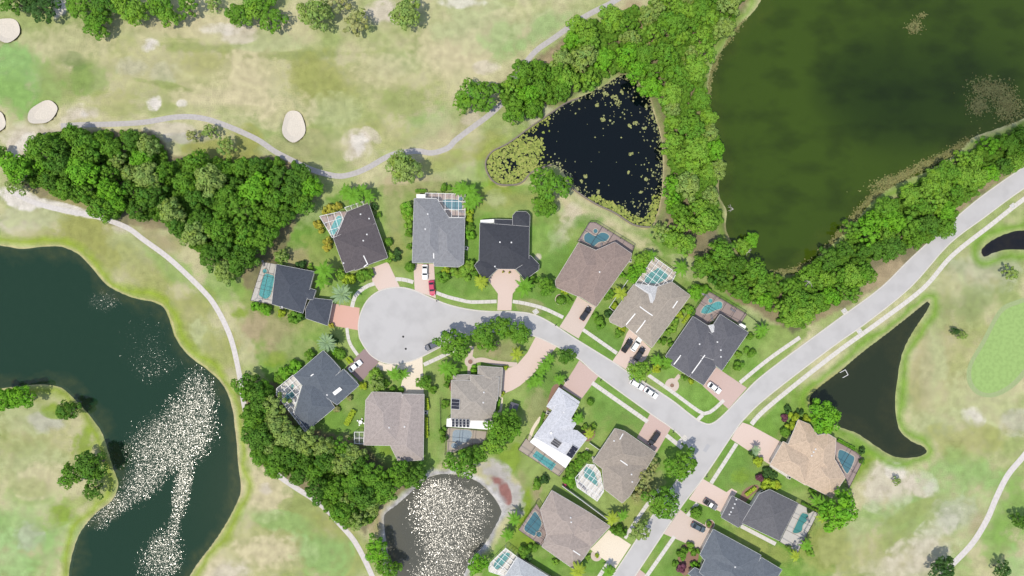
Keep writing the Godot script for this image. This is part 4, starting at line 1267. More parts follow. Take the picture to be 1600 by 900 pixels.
func palm(px: Vector2, rpx: float, mt: String, label: String, group: String, count := 10) -> void:
	var r := rpx * MPP * 1.12
	var h := clampf(r * 1.7, 1.6, 6.0)
	var t := thing("palm_tree", label, "palm", W(px, h), rng.randf() * TAU, group)
	var tb := MB.new()
	tb.tube(Vector3.ZERO, Vector3(0, h, 0), .16, .12, 7)
	part("trunk", tb.mesh(M.palm_bark), t)
	for i in count:
		var f := part("frond", frond_mesh[mt], t)
		var q := r * rng.randf_range(.82, 1.08)
		f.transform = Transform3D(Basis.from_euler(Vector3(rng.randf_range(-.35, .12), TAU * i / count + rng.randf_range(-.15, .15), rng.randf_range(-.2, .2))).scaled_local(Vector3(q, q, q)), Vector3(0, h - .02, 0))

func nearest(px: Vector2) -> String:
	var best := 1e9
	var s := ""
	for h in houses:
		var d: float = px.distance_to(h[0])
		if d < best:
			best = d
			s = h[1]
	return s

func shrub(px: Vector2, rpx: float, kind: String) -> void:
	var table := {"g": ["leaf_bright", "fresh green leafy"], "m": ["leaf_mid", "mid green leafy"], "d": ["leaf_dark", "dark green dense"], "y": ["leaf_yellow", "yellow green spreading"], "o": ["leaf_gold", "golden leaved"], "p": ["leaf_purple", "purple leaved"], "r": ["leaf_mid", "clipped round"], "f": ["leaf_fresh", "light green feathery"], "t": ["leaf_dry", "straw coloured sparse"]}
	var e: Array = table[kind]
	var r := rpx * MPP
	var where := nearest(px)
	var t := solo("shrub", bushes[0 if kind == "r" else 1 + rng.randi() % (bushes.size() - 1)], "%s shrub beside the %s" % [e[1], where], "shrub", "%s shrubs by the %s" % [e[1], where])
	t.material_override = M[e[0]]
	t.position = W(px, r)
	t.rotation.y = rng.randf() * TAU
	t.scale = Vector3(r, r * rng.randf_range(.8, 1.15), r)

func hedge(a: Vector2, b: Vector2, w: float, mt: String, label: String) -> void:
	var m := MB.new()
	var g0 := G(a, 1.0)
	var g1 := G(b, 1.0)
	var d := g1 - g0
	var L := d.length()
	for k in int(L * 60 * w / .9) + 60:
		var x := rng.randf_range(-.5, .5) * L
		var z := rng.randf_range(-.5, .5) * w
		var y := 1.0 + rng.randf_range(-.12, .08)
		var nn := Vector3(rng.randf_range(-.5, .5), 1, rng.randf_range(-.5, .5)).normalized()
		if rng.randf() < .45:
			z = w * .5 * (1.0 if rng.randf() < .5 else -1.0)
			y = rng.randf_range(.1, 1.0)
			nn = Vector3(rng.randf_range(-.4, .4), rng.randf_range(-.2, .6), signf(z)).normalized()
		var e := nn.cross(Vector3(rng.randf_range(-1, 1), .3, rng.randf_range(-1, 1))).normalized() * rng.randf_range(.12, .24)
		var f := nn.cross(e)
		var v := rng.randf_range(.72, 1.25)
		m.col = Color(v, v, v)
		var p := Vector3(x, y, z)
		m.tri(p - e, p + f, p + e, nn)
		m.tri(p - e, p + e, p - f, nn)
	var o := solo("hedge", m.mesh(M[mt], true), label, "hedge", "clipped hedges along the houses")
	o.position = Vector3((g0 + g1).x / 2.0, 0, (g0 + g1).y / 2.0)
	o.rotation.y = -d.angle()

func wood(poly: PackedVector2Array, count: int, rmin: float, rmax: float, kinds: Array, names: Dictionary, where: String, group: String) -> void:
	var bb := Rect2(poly[0], Vector2.ZERO)
	for p in poly:
		bb = bb.expand(p)
	var got := []
	var tries := 0
	while got.size() < count and tries < count * 160:
		tries += 1
		var p := bb.position + Vector2(rng.randf(), rng.randf()) * bb.size
		if not Geometry2D.is_point_in_polygon(p, poly):
			continue
		var r := rng.randf_range(rmin, rmax)
		var ok := true
		for g in got:
			if p.distance_to(g[0]) < (r + g[1]) * (.60 if tries < count * 60 else .5):
				ok = false
				break
		if ok:
			got.append([p, r])
	under.append([poly, kinds])
	for g in got:
		var k: String = kinds[rng.randi() % kinds.size()]
		var near := where
		var nd := 1e9
		for a in WOOD_SPOTS:
			var dd: float = Vector2(a[0], a[1]).distance_to(g[0])
			if dd < nd:
				nd = dd
				near = a[2]
		var size := "small" if g[1] < lerpf(rmin, rmax, .33) else ("large" if g[1] > lerpf(rmin, rmax, .7) else "medium")
		tree(g[0], g[1] * 1.1, k, "%s %s %s" % [size, names[k], near], "%s %s" % [names[k], near], clampf(g[1] * .42, 4.5, 10.0) + rng.randf_range(-.8, .8))

var under := []
const WOOD_SPOTS := [[50,240,"where the wood meets white sand"], [40,290,"over the white sand strip of the wood"], [170,215,"on the cart path edge of the wood"], [250,225,"below the dry thin tree in the wood"], [470,275,"at the fairway corner of the wood"], [360,265,"under the airy olive tree in the wood"], [400,390,"behind the navy roofed house in the wood"], [230,330,"where the pale path leaves the wood"], [300,365,"beside the lakeside tee in the wood"], [330,310,"deep inside the lakeside wood"], [150,280,"deep inside the west of the wood"],
	[900,60,"by the cart path where the strip begins"], [960,70,"above the tip of the lily pond"], [1060,40,"in the widest part of the wooded strip"], [1140,10,"on the green lake bank where it narrows"], [1090,110,"on the green lake bank by the beach"], [1050,170,"between lily pond and green lake"], [1110,220,"on the bulge of the green lake bank"], [1070,270,"beside the densest lily pads"], [1100,330,"by the driftwood bank of green lake"], [1050,370,"at the foot of the lily pond"], [820,140,"beside the cart path above the inlet"], [870,150,"on the lily pond bank above the inlet"],
	[1120,420,"behind the taupe roofed house on the bank"], [1190,460,"behind the dark grey corner house on the bank"], [1250,470,"where the bank wood meets the pavement end"], [1310,440,"above the first storm drain on the bank"], [1360,390,"by the bare brown verge on the bank"], [1420,340,"in the deepest part of the road wood"], [1480,300,"by the upper brown verge on the bank"], [1560,240,"opposite the big weed bed on the bank"],
	[400,640,"where the cart path enters the pond wood"], [430,700,"on the cart path side of the pond wood"], [490,700,"behind the blue grey roofed house wood"], [560,715,"below the warm grey house porch wood"], [630,745,"on the grey pond bank of the wood"], [560,790,"at the bare bank of the grey pond"], [500,760,"inside the pond wood by the fairway"]]

func make_undergrowth() -> void:
	# low growth on the floor of the woods: nobody could count it
	rng.seed = 640
	for u in under:
		var poly: PackedVector2Array = u[0]
		var bb := Rect2(poly[0], Vector2.ZERO)
		for p in poly:
			bb = bb.expand(p)
		var list := []
		for k in int(bb.get_area() / 60.0):
			var p := bb.position + Vector2(rng.randf(), rng.randf()) * bb.size
			if Geometry2D.is_point_in_polygon(p, poly):
				var r := rng.randf_range(1.0, 2.1)
				list.append(Transform3D(Basis(Vector3.UP, rng.randf() * TAU).scaled(Vector3(r, r * rng.randf_range(.9, 1.5), r)), W(p, 1.5)))
		var mm := MultiMesh.new()
		mm.transform_format = MultiMesh.TRANSFORM_3D
		mm.mesh = bushes[2]
		mm.instance_count = list.size()
		for i in list.size():
			mm.set_instance_transform(i, list[i])
		var o := MultiMeshInstance3D.new()
		o.name = numbered("undergrowth")
		o.multimesh = mm
		o.material_override = M.leaf_mid
		add_child(o)
		meta(o, "low green undergrowth beneath the trees of the wood", "undergrowth", "undergrowth beneath the woods", "stuff")

func make_plants() -> void:
	for i in 9:
		crowns.append(make_crown(100 + i, [2.6, 3.4, 2.0][i % 3], [26, 30, 34][i % 3], .15))
	for i in 3:
		crowns.append(make_crown(150 + i, 3.0, 20, .6))   # 9..11 sparse
	for i in 5:
		bushes.append(make_bush(200 + i, i == 0))
	for k in ["palm_frond", "palm_gold"]:
		frond_mesh[k] = make_frond(M[k], false)
	frond_mesh["palm_silver"] = make_frond(M.palm_silver, true)
	rng.seed = 77
	var nm := {"leaf_deep": "deep green broadleaf tree", "leaf_mid": "mid green broadleaf tree", "leaf_fresh": "fresh green broadleaf tree", "leaf_olive": "olive green airy tree", "leaf_bright": "bright green tree", "leaf_yellow": "yellow green tree", "leaf_dark": "dark green tree", "leaf_dry": "straw coloured thin tree", "leaf_blue": "blue green tree"}
	wood(P([20,262, 60,212, 100,208, 160,208, 240,212, 262,250, 330,252, 400,250, 465,255, 494,290, 480,315, 455,335, 425,372, 392,402, 370,436, 355,430, 335,410, 290,380, 270,350, 215,335, 175,338, 140,322, 60,290]), 60, 15, 24, ["leaf_deep", "leaf_deep", "leaf_mid", "leaf_mid", "leaf_bright", "leaf_olive"], nm, "crowded in the wood between cart path and teal lake", "in the wood by the teal lake")
	wood(P([885,72, 905,40, 950,30, 1000,8, 1060,-30, 1180,-30, 1145,35, 1108,72, 1098,110, 1098,150, 1112,195, 1124,235, 1124,265, 1116,300, 1125,330, 1122,352, 1090,362, 1050,345, 1045,310, 1048,250, 1046,205, 1026,150, 985,105, 945,118, 915,140, 890,128, 870,140, 860,110]), 64, 13, 22, ["leaf_fresh", "leaf_fresh", "leaf_olive", "leaf_bright", "leaf_mid"], nm, "in the wooded strip between lily pond and green lake", "in the strip by the green lake")
	wood(P([1030,352, 1060,362, 1075,385, 1060,388, 1035,378]), 5, 14, 18, ["leaf_olive", "leaf_fresh"], nm, "at the foot of the lily pond", "at the foot of the lily pond")
	wood(P([1090,405, 1120,388, 1165,410, 1200,428, 1240,434, 1295,396, 1345,345, 1400,308, 1450,280, 1520,234, 1600,196, 1640,205, 1600,248, 1545,280, 1495,322, 1480,355, 1440,382, 1395,390, 1360,425, 1340,455, 1290,478, 1250,505, 1222,505, 1200,480, 1150,460, 1110,445]), 60, 14, 23, ["leaf_mid", "leaf_mid", "leaf_bright", "leaf_fresh", "leaf_deep"], nm, "between the green lake and the through road", "along the through road")
	wood(P([378,602, 410,592, 428,612, 432,640, 462,672, 515,690, 555,700, 565,728, 610,742, 650,735, 652,745, 600,775, 580,815, 545,825, 510,790, 480,750, 425,730, 398,710, 380,650]), 34, 16, 24, ["leaf_mid", "leaf_deep", "leaf_deep", "leaf_olive", "leaf_mid"], nm, "in the wood between the grey pond and cart path", "in the wood by the grey pond")
	wood(P([785,135, 812,98, 850,100, 880,112, 885,150, 850,180, 815,182, 790,168]), 9, 15, 20, ["leaf_bright", "leaf_fresh", "leaf_mid"], nm, "beside the cart path above the lily pond", "beside the cart path by the lily pond")
	for a in [
		[20,2,24,"leaf_deep","behind the dark pair above the round bunker"], [62,12,28,"leaf_dark","reaching lowest over the fairway beside white sand"], [45,-10,24,"leaf_dark","at the back of the dark pair above the bunker"], [122,2,28,"leaf_mid","on the far side of the bright sand patch"], [150,34,25,"leaf_mid","jutting out onto the fairway from the row"], [160,5,24,"leaf_deep","behind the tree that juts onto the fairway"], [190,6,22,"leaf_fresh","right behind a pale notch in the row"], [212,20,20,"leaf_fresh","standing forward of the notch in the row"], [248,8,24,"leaf_mid","behind a lighter tree ending the long row"], [262,26,18,"leaf_fresh","ending the long row with a ragged shadow"], [290,10,20,"leaf_mid","next to the open gap in the row"], [370,22,20,"leaf_mid","first after the gap over pale sand"], [396,14,22,"leaf_fresh","between two mid green trees over pale sand"], [420,28,26,"leaf_mid","last and largest over the pale sand"], [405,-5,24,"leaf_mid","at the back over the pale sand"]]:
		tree(Vector2(a[0], a[1]), a[2], a[3], "%s %s" % [nm[a[3]], a[4]], "trees in the row above the fairway", 7.0)
	for a in [
		[332,6,14,"leaf_olive","small airy olive tree at the top of the fairway",10], [490,18,28,"leaf_olive","broad olive tree at the top of the fairway beside a thin tree",1], [554,34,24,"leaf_dry","thin straw coloured tree over white sand on the fairway",9], [634,20,26,"leaf_olive","round olive tree alone beside white sand on the fairway",2], [527,0,20,"leaf_dry","bare thin tree behind the thin straw coloured tree",10],
		[743,150,34,"leaf_mid","large round tree beside the cart path bend on the fairway",4], [630,262,28,"leaf_olive","rounded olive tree beside the cart path behind the houses",5], [857,290,33,"leaf_mid","large spreading green tree on the bank of the lily pond",6], [850,322,20,"leaf_mid","lower tree joined to the spreading tree by the lily pond",7], 
		[709,537,28,"leaf_mid","dense bright tree at the cul-de-sac mouth beside a dark blue car",3], [755,524,22,"leaf_mid","first feathery street tree in front of the solar panel house",2], [785,511,19,"leaf_mid","second feathery street tree in front of the solar panel house",5], [812,520,19,"leaf_mid","third feathery street tree in front of the solar panel house",8], [768,540,13,"leaf_mid","small street tree in front of the solar panel house",10], [886,557,15,"leaf_deep","small dark street tree beside the rose driveway",1], [998,580,19,"leaf_fresh","light green street tree over the parked white car",2],
		[1066,728,27,"leaf_mid","dense round street tree at the road junction",3], [1036,787,29,"leaf_mid","feathery street tree overhanging the side road",0], [1000,832,19,"leaf_olive","small olive street tree beside the cream driveway",9], [1290,652,27,"leaf_bright","large green tree between tan roofed house and narrow pond",5], [1313,800,33,"leaf_bright","large spreading tree behind the pale pool deck",4], [1012,745,15,"leaf_dry","first straw coloured tree beside the olive taupe roofed house",9], [1008,765,15,"leaf_dry","second straw coloured tree beside the olive taupe roofed house",10], [1022,728,12,"leaf_dry","third straw coloured tree beside the olive taupe roofed house",11],
		[722,724,27,"leaf_mid","broad tree hanging over the top of the grey pond",6], [745,712,17,"leaf_mid","small tree beside the broad tree over the grey pond",2], [785,672,28,"leaf_mid","green garden tree beside the white patio roof",7], [797,655,18,"leaf_mid","upper garden tree beside the white patio roof",8], [772,695,20,"leaf_fresh","lower garden tree beside the pale sparkling pool",0], [588,860,22,"leaf_bright","round tree between cart path and grey pond",3], [605,890,20,"leaf_mid","tree at the lower end of the grey pond",4], [746,882,18,"leaf_bright","round tree beside the white glazed pool cage",3], 
		[142,728,26,"leaf_deep","dark spreading tree on the lake peninsula",5], [110,742,22,"leaf_mid","paler tree joined to the dark peninsula tree",6], [142,765,19,"leaf_deep","thin low tree below the dark peninsula tree",9], [102,643,19,"leaf_deep","deep green small tree alone on the peninsula",4], [30,620,22,"leaf_bright","bright green tree at the peninsula tip",3], [0,626,24,"leaf_bright","bright green tree behind the peninsula tip tree",4],
		[1402,753,8,"leaf_olive","tiny tree in the pale sand of the east rough",9], [1506,524,9,"leaf_olive","small tree beside the putting green",9], [1494,518,7,"leaf_dark","dark little tree beside the putting green",1], [1580,425,14,"leaf_olive","olive tree above the putting green",9], [1478,893,22,"leaf_dark","dark tree at the end of the east cart path",1], [1568,892,16,"leaf_dark","thin dark tree in the lower east rough",10], [1600,815,16,"leaf_deep","deep green tree at the east edge of the course",1],
		[328,205,14,"leaf_olive","small airy tree above the wood beside cart path",9], [352,228,18,"leaf_olive","airy olive tree in pale grass above the wood",10], [300,212,12,"leaf_dry","dry thin tree above the wood",11], [2,240,12,"leaf_deep","deep green tree at the west end of the cart path",2], [22,285,20,"leaf_olive","pale olive tree over white sand by the wood",9], [45,262,16,"leaf_mid","mid green tree beside white sand at the wood end",10], [1175,375,13,"leaf_bright","small tree on the lake bank below the strip",2], [1160,385,14,"leaf_fresh","light tree on the lake bank below the strip",5], [400,612,24,"leaf_deep","large dark tree where the cart path enters the wood",1],
		[854,447,16,"leaf_mid","broad leaved garden tree beside the brown roofed house",3], [662,598,13,"leaf_mid","small garden tree beside the cream stone driveway",2], [588,598,15,"leaf_olive","olive garden tree between brown and cream driveways",9], [440,400,13,"leaf_olive","olive garden tree behind the navy roofed house",9], [1005,405,15,"leaf_fresh","light tree beside the dark framed brown house cage",7], [1000,418,13,"leaf_bright","bright tree beside the brown roofed house corner",3], [990,430,13,"leaf_bright","bright low tree between brown and taupe houses",4], [1087,456,13,"leaf_bright","bright tree between taupe and corner houses",5]]:
		tree(Vector2(a[0], a[1]), a[2], a[3], a[4], "", -1.0, a[5])
	# shrubs and palms, window by window: x, y, radius px, kind
	var z := [
		[470, 280, [270,260,9,"o", 330,240,8,"o", 220,280,8,"o", 160,430,9,"o", 140,390,7,"o", 230,550,9,"o", 225,600,8,"o", 768,550,7,"r", 930,265,11,"g", 950,330,10,"f", 945,400,8,"f", 950,470,8,"m", 955,590,6,"m", 958,770,8,"r", 765,680,10,"f", 840,640,8,"d", 838,690,7,"d", 345,850,8,"f", 410,880,9,"y", 540,840,10,"m", 600,830,9,"m", 650,240,6,"d", 675,310,6,"m", 460,140,15,"P", 395,110,12,"P", 540,105,12,"P", 595,150,10,"P"]],
		[620, 290, [115,715,8,"r", 80,190,11,"f", 85,260,9,"f", 640,230,8,"y", 640,290,8,"y", 635,360,9,"m", 640,430,9,"g", 590,745,10,"f", 640,700,9,"f", 520,760,10,"f", 400,800,11,"m", 430,740,8,"y", 690,770,8,"m", 430,20,9,"m", 745,840,11,"Q", 650,50,13,"P", 580,20,12,"P", 690,120,12,"P", 640,160,11,"P", 540,40,10,"P"]],
		[720, 310, [50,600,12,"f", 30,680,11,"f", 90,560,7,"d", 160,690,8,"m", 180,745,10,"Q", 560,780,14,"P", 640,720,9,"m", 600,760,7,"m"]],
		[840, 330, [205,785,8,"r", 1000,385,9,"P", 735,720,11,"Q", 680,830,7,"y", 640,720,8,"m", 610,760,6,"m", 240,700,7,"y", 740,560,6,"g"]],
		[930, 390, [30,600,10,"m", 45,660,9,"m", 125,570,8,"d", 215,740,9,"m", 240,700,7,"y", 760,160,12,"P", 800,520,8,"f", 740,570,8,"y", 700,640,9,"f", 640,730,7,"f", 590,800,8,"m", 670,820,7,"m", 850,540,8,"g", 980,350,9,"g"]],
		[1020, 440, [865,615,10,"m", 760,740,9,"m", 130,710,9,"P", 40,690,10,"P", 40,765,9,"y", 110,740,8,"m", 350,870,7,"y", 280,840,6,"m", 760,640,7,"f", 960,430,11,"P", 860,480,7,"m", 945,480,6,"m", 430,60,8,"m", 180,420,7,"f"]],
		[380, 380, [330,130,11,"m", 500,180,9,"d", 590,205,6,"f", 850,270,9,"f", 940,320,9,"y", 900,300,8,"f", 1050,290,12,"m", 200,590,10,"g", 150,560,9,"g", 100,550,8,"g", 330,615,8,"y", 460,650,12,"m", 510,640,9,"d", 430,640,8,"m", 775,725,5,"o", 720,240,15,"P", 690,330,13,"P", 870,450,16,"D", 735,870,14,"D", 790,840,9,"d"]],
		[400, 530, [738,132,9,"r", 690,110,8,"g", 465,140,10,"m", 340,250,12,"g", 260,300,13,"g", 200,340,12,"m", 935,410,8,"y", 1040,330,13,"f", 1080,400,10,"m", 820,515,6,"t", 705,620,7,"t", 635,40,13,"D"]],
		[520, 580, [380,90,12,"f", 390,150,10,"m", 460,110,8,"m", 525,155,5,"r", 600,165,5,"r", 880,165,8,"m", 830,60,6,"f", 540,30,12,"P", 620,30,9,"P"]],
		[670, 550, [400,150,7,"g", 220,190,9,"f", 165,240,6,"m", 160,290,6,"m", 140,460,8,"m", 130,700,8,"m", 130,760,8,"m", 675,135,5,"y", 770,20,11,"Q", 150,140,13,"P", 200,150,11,"P", 905,275,9,"P", 955,245,10,"P", 985,180,9,"P", 1025,120,10,"P", 1065,55,9,"P", 650,365,4,"y"]],
		[790, 580, [745,270,6,"r", 640,420,10,"P", 740,550,9,"Q", 475,70,9,"P", 690,490,6,"f", 680,770,10,"m", 720,740,8,"m", 600,860,10,"m", 560,880,9,"m", 640,820,8,"g"]],
		[870, 640, [190,75,8,"m", 140,560,12,"m", 130,640,9,"g", 210,450,10,"m", 720,750,11,"t", 760,700,11,"t", 690,780,8,"t", 320,150,6,"f"]],
		[790, 740, [300,90,10,"m", 340,60,9,"d", 270,120,7,"f", 245,650,9,"m", 165,690,12,"m", 190,740,9,"d", 435,780,6,"f", 720,745,6,"f", 560,70,12,"g", 1000,510,11,"m", 960,500,8,"m", 1040,520,7,"m", 805,720,4,"y", 80,400,11,"P", 20,540,10,"P", 640,860,13,"Q", 940,400,11,"Q", 1030,370,9,"P", 910,865,10,"P"]],
		[1170, 630, [345,60,7,"d", 320,130,7,"p", 455,70,6,"d", 400,110,9,"y", 370,195,9,"y", 510,140,8,"y", 325,255,8,"r", 40,450,7,"d", 95,520,10,"y", 170,605,8,"d", 100,660,7,"p", 225,640,7,"d", 180,720,11,"y", 250,730,9,"y", 995,420,6,"d", 1000,510,6,"m", 60,415,8,"D", 600,860,10,"P", 570,780,6,"m"]],
		[1110, 730, [500,50,9,"d", 440,100,7,"p", 870,385,5,"d", 885,760,7,"f", 690,720,6,"f", 1000,330,12,"P", 1000,430,11,"Q", 850,690,10,"P", 750,780,9,"Q", 900,210,6,"m"]],
		[1050, 740, [215,345,9,"r", 325,445,5,"m", 85,730,9,"m", 110,690,7,"m", 160,650,8,"f", 210,700,8,"m", 190,800,6,"g", 90,840,9,"p", 35,800,6,"m", 220,820,6,"m"]]]
	for q in z:
		var l: Array = q[2]
		for i in range(0, l.size(), 4):
			var px := Vector2(q[0] + l[i] / 5.625, q[1] + l[i + 1] / 5.625)
			match l[i + 3]:
				"P": palm(px, l[i + 2], "palm_frond", "green feather palm beside the %s" % nearest(px), "green palms by the %s" % nearest(px))
				"Q": palm(px, l[i + 2], "palm_gold", "yellow green palm beside the %s" % nearest(px), "yellow green palms by the %s" % nearest(px))
				"D": palm(px, l[i + 2], "palm_silver", "silvery stiff date palm beside the %s" % nearest(px), "silvery palms by the %s" % nearest(px), 18)
				_: shrub(px, l[i + 2], l[i + 3])
	for a in [[649,298, 666,298, .9,"leaf_mid","short clipped hedge behind the mid grey roofed house"], [540,560, 547,568, .6,"leaf_yellow","short yellow hedge beside the brown driveway"], [544,558, 551,566, .5,"leaf_yellow","second short yellow hedge beside the brown driveway"], [553,641, 540,664, 1.6,"leaf_yellow","thick yellow green hedge between blue grey and warm grey houses"], [667,622, 669,640, .7,"leaf_yellow","upper narrow hedge along the warm grey roofed house"], [666,652, 667,684, .7,"leaf_yellow","lower narrow hedge along the warm grey roofed house"], [780,624, 778,640, .9,"leaf_bright","short green hedge beside the solar panel house"], [843,668, 850,645, .9,"leaf_mid","narrow hedge along the white roofed house"], [1309,687, 1336,702, .8,"leaf_bright","clipped hedge along the tan house pool cage"], [1253,786, 1277,799, .8,"leaf_mid","clipped hedge at the top of the pale pool deck"], [1166,774, 1181,762, .9,"leaf_yellow","zigzag yellow hedge at the dark grey house entrance"], [877,459, 893,473, 1.6,"leaf_mid","curved clipped hedge in front of the brown roofed house"], [1130,578, 1138,566, .7,"leaf_mid","low hedge beside the dark grey corner house"], [726,300, 727,318, .8,"leaf_mid","hedge behind the mid grey house cage"], [727,398, 727,408, .7,"leaf_mid","short hedge beside the mid grey house wall"], [950,468, 962,452, .8,"leaf_mid","hedge strip between brown and taupe houses"], [1067,505, 1082,485, .8,"leaf_yellow","yellow hedge strip between taupe and corner houses"]]:
		hedge(Vector2(a[0], a[1]), Vector2(a[2], a[3]), a[4], a[5], a[6])
	make_undergrowth()
	make_water_plants()
	# bare pale limbs
	rng.seed = 733
	for a in [[1146,326,2.2,.8,"bleached dead limb reaching over the green lake"], [812,122,3.4,7.4,"pale dead tree showing through crowns beside the cart path"], [32,282,3.2,5.0,"grey dead tree over the white sand by the wood"], [1266,440,2.4,6.5,"bleached dead tree on the bank above the through road"], [1168,395,2.0,4.0,"small bleached dead tree on the green lake bank"]]:
		var dt := thing("dead_tree", a[4], "dead tree", W(Vector2(a[0], a[1]), a[3]), rng.randf() * TAU, "dead trees along the woods")
		var tb := MB.new()
		tb.tube(Vector3.ZERO, Vector3(.15, a[3], 0), .16, .11, 6)
		part("trunk", tb.mesh(M.dead_wood), dt)
		var swing := rng.randf() * TAU
		for i in 5:
			var lb := MB.new()
			var t := swing + rng.randf_range(-1.3, 1.3)
			var d: Vector3 = Vector3(cos(t), rng.randf_range(.1, .4), sin(t)) * a[2] * rng.randf_range(.35, 1.0)
			var s0 := Vector3(.15, a[3] * .95, 0)
			lb.tube(s0, s0 + d * .55, .07, .05, 5)
			for q in 2:
				var e: Vector3 = d * .45 + Vector3(rng.randf_range(-.5, .5), .2, rng.randf_range(-.5, .5)) * a[2] * .35
				lb.tube(s0 + d * .55, s0 + d * .55 + e, .045, .02, 5)
			part("branch", lb.mesh(M.dead_wood), dt)

func pad(b: MB, c: Vector2, r: float, y: float) -> void:
	var n := 9
	var pts := []
	for i in n:
		pts.append(c + Vector2.from_angle(TAU * i / n) * r * rng.randf_range(.55, 1.15))
	for i in n:
		var p: Vector2 = pts[i]
		var q: Vector2 = pts[(i + 1) % n]
		b.tri(Vector3(c.x, y + .03, c.y), Vector3(p.x, y, p.y), Vector3(q.x, y, q.y), Vector3.UP)

func make_water_plants() -> void:
	rng.seed = 501
	var lm := mat("lily_pad", lin(.25, .27, .11), .7)
	lm.vertex_color_use_as_albedo = true
	var poly: PackedVector2Array = ponds["pond_lily"]
	var b := MB.new()
	var n := 0
	for k in 26000:
		var p := Vector2(rng.randf_range(755, 1042), rng.randf_range(112, 358))
		if not Geometry2D.is_point_in_polygon(p, poly):
			continue
		var d := seg_dist(p, poly)
		var f := exp(-d / 5.0) * .9
		if p.x < 850 and p.y > 215: f = maxf(f, 1.3 * clampf((862 - p.x) / 30.0, 0, 1) * (.35 if p.distance_to(Vector2(795, 258)) < 12 else 1.0))
		if p.x > 985: f = maxf(f, .13 * clampf((p.x - 995) / 25.0, 0, 1))
		if p.x > 925 and p.y > 305 and d < 13: f = maxf(f, 1.1)
		if p.x > 930 and p.y > 300: f = maxf(f, .3 * clampf((p.y - 305 - (1000 - p.x) * .12) / 25.0, 0, 1))
		if p.x > 940 and p.y < 200: f = maxf(f, .05)
		f = maxf(f, .004)
		if rng.randf() > f * .62:
			continue
		var v := rng.randf_range(.4, 1.15)
		var lush := p.x < 862 or (p.y > 305 and d < 14)
		b.col = Color(v * 1.05, v * 1.2, v * .6) if lush else Color(v, v * rng.randf_range(.92, 1.08), v * rng.randf_range(.9, 1.4))
		pad(b, G(p), rng.randf_range(.10, .36) * (1.5 if lush else 1.0), WATER_Y + .015 + (n % 7) * .003)
		n += 1
	solo("lily_pads", b.mesh(lm, true), "pale green lily pads fringing the black pond", "lily pads", "", "stuff")
	for a in [[961,152,6], [966,160,7], [972,143,4], [933,163,4], [984,196,4], [993,192,4], [942,186,4], [1010,165,3], [958,150,4], [946,146,6], [1008,200,4], [986,240,4], [1002,300,3], [935,300,4], [1010,280,3], [915,275,3], [909,283,3], [982,269,2.5]]:
		var mb := MB.new()
		var squash := rng.randf_range(.45, 1.0)
		for k in 26:
			var v := rng.randf_range(.6, 1.2)
			mb.col = Color(v * .95, v * .95, v * .85)
			pad(mb, (Vector2.from_angle(rng.randf() * TAU) * sqrt(rng.randf()) * Vector2(1, squash)).rotated(a[0]) * a[2] * MPP * .85, rng.randf_range(.10, .34), .02 + (k % 9) * .003)
		var o := solo("lily_mat", mb.mesh(lm, true), "floating mat of pale lily pads on the black pond", "lily pads", "floating lily mats on the black pond")
		o.position = W(Vector2(a[0], a[1]), 0, WATER_Y)
	# weed beds breaking the surface of the green lake
	var wb := MB.new()
	var beds := [[1550,140,32,16,10,1.0], [1575,165,20,26,-20,.9], [1530,165,16,14,0,.8], [1430,42,12,11,0,1.0], [1441,23,8,5,0,.7], [1370,305,34,7,-40,.7], [1335,340,40,6,-48,.9], [1400,280,40,9,-18,.9], [1450,255,50,7,-25,.7], [1305,375,40,6,-48,.9], [1255,418,34,7,-20,.7], [1495,232,30,7,-35,.7], [1117,100,5,30,20,.6], [1142,55,6,24,38,.7], [1108,135,4,24,0,.6], [1160,30,5,20,40,.5], [1225,424,16,4,0,.5]]
	for e in beds:
		var cnt := int(e[2] * e[3] * 2.2)
		for k in cnt:
			var p := Vector2(rng.randfn(0, .5), rng.randfn(0, .5))
			var px: Vector2 = Vector2(e[0], e[1]) + Vector2(p.x * e[2], p.y * e[3]).rotated(deg_to_rad(e[4]))
			var g := G(px)
			var v := rng.randf_range(.55, 1.15)
			wb.col = Color(v * rng.randf_range(.9, 1.1), v, v)
			var c := Vector3(g.x, WATER_Y + rng.randf_range(.01, .16), g.y)
			var nn := Vector3(rng.randf_range(-.4, .4), 1, rng.randf_range(-.4, .4)).normalized()
			var u := nn.cross(Vector3(rng.randf_range(-1, 1), 0, rng.randf_range(-1, 1))).normalized() * rng.randf_range(.12, .42)
			var w2 := nn.cross(u) * .6
			wb.tri(c - u, c + w2, c + u, nn)
			wb.tri(c - u, c + u, c - w2, nn)
	solo("water_weed", wb.mesh(M.reed, true), "straw coloured weed beds at the edges of the green lake", "water weed", "", "stuff")
# ---------------------------------------------------------------- cars and small things
func loft(b: MB, secs: Array) -> void:
	# sections along z: [z, half width, bottom, top]
	var ring := func(s: Array) -> Array:
		var c := minf(.13, s[1] * .3)
		return [Vector3(-s[1] * .96, s[2], s[0]), Vector3(-s[1], s[3] - c * 1.6, s[0]), Vector3(-s[1] + c, s[3], s[0]), Vector3(s[1] - c, s[3], s[0]), Vector3(s[1], s[3] - c * 1.6, s[0]), Vector3(s[1] * .96, s[2], s[0])]
	for i in secs.size() - 1:
		var a: Array = ring.call(secs[i])
		var d: Array = ring.call(secs[i + 1])
		for k in 6:
			var m := (k + 1) % 6
			var mid: Vector3 = (a[k] + a[m]) / 2.0
			b.quad(a[k], a[m], d[m], d[k], Vector3(mid.x, mid.y - .6, 0))
	for e in [[secs[0], -1.0], [secs[-1], 1.0]]:
		var a: Array = ring.call(e[0])
		for k in range(1, 5):
			b.flat(a[0], a[k], a[k + 1], Vector3(0, 0, e[1]))

var car_kit := {}

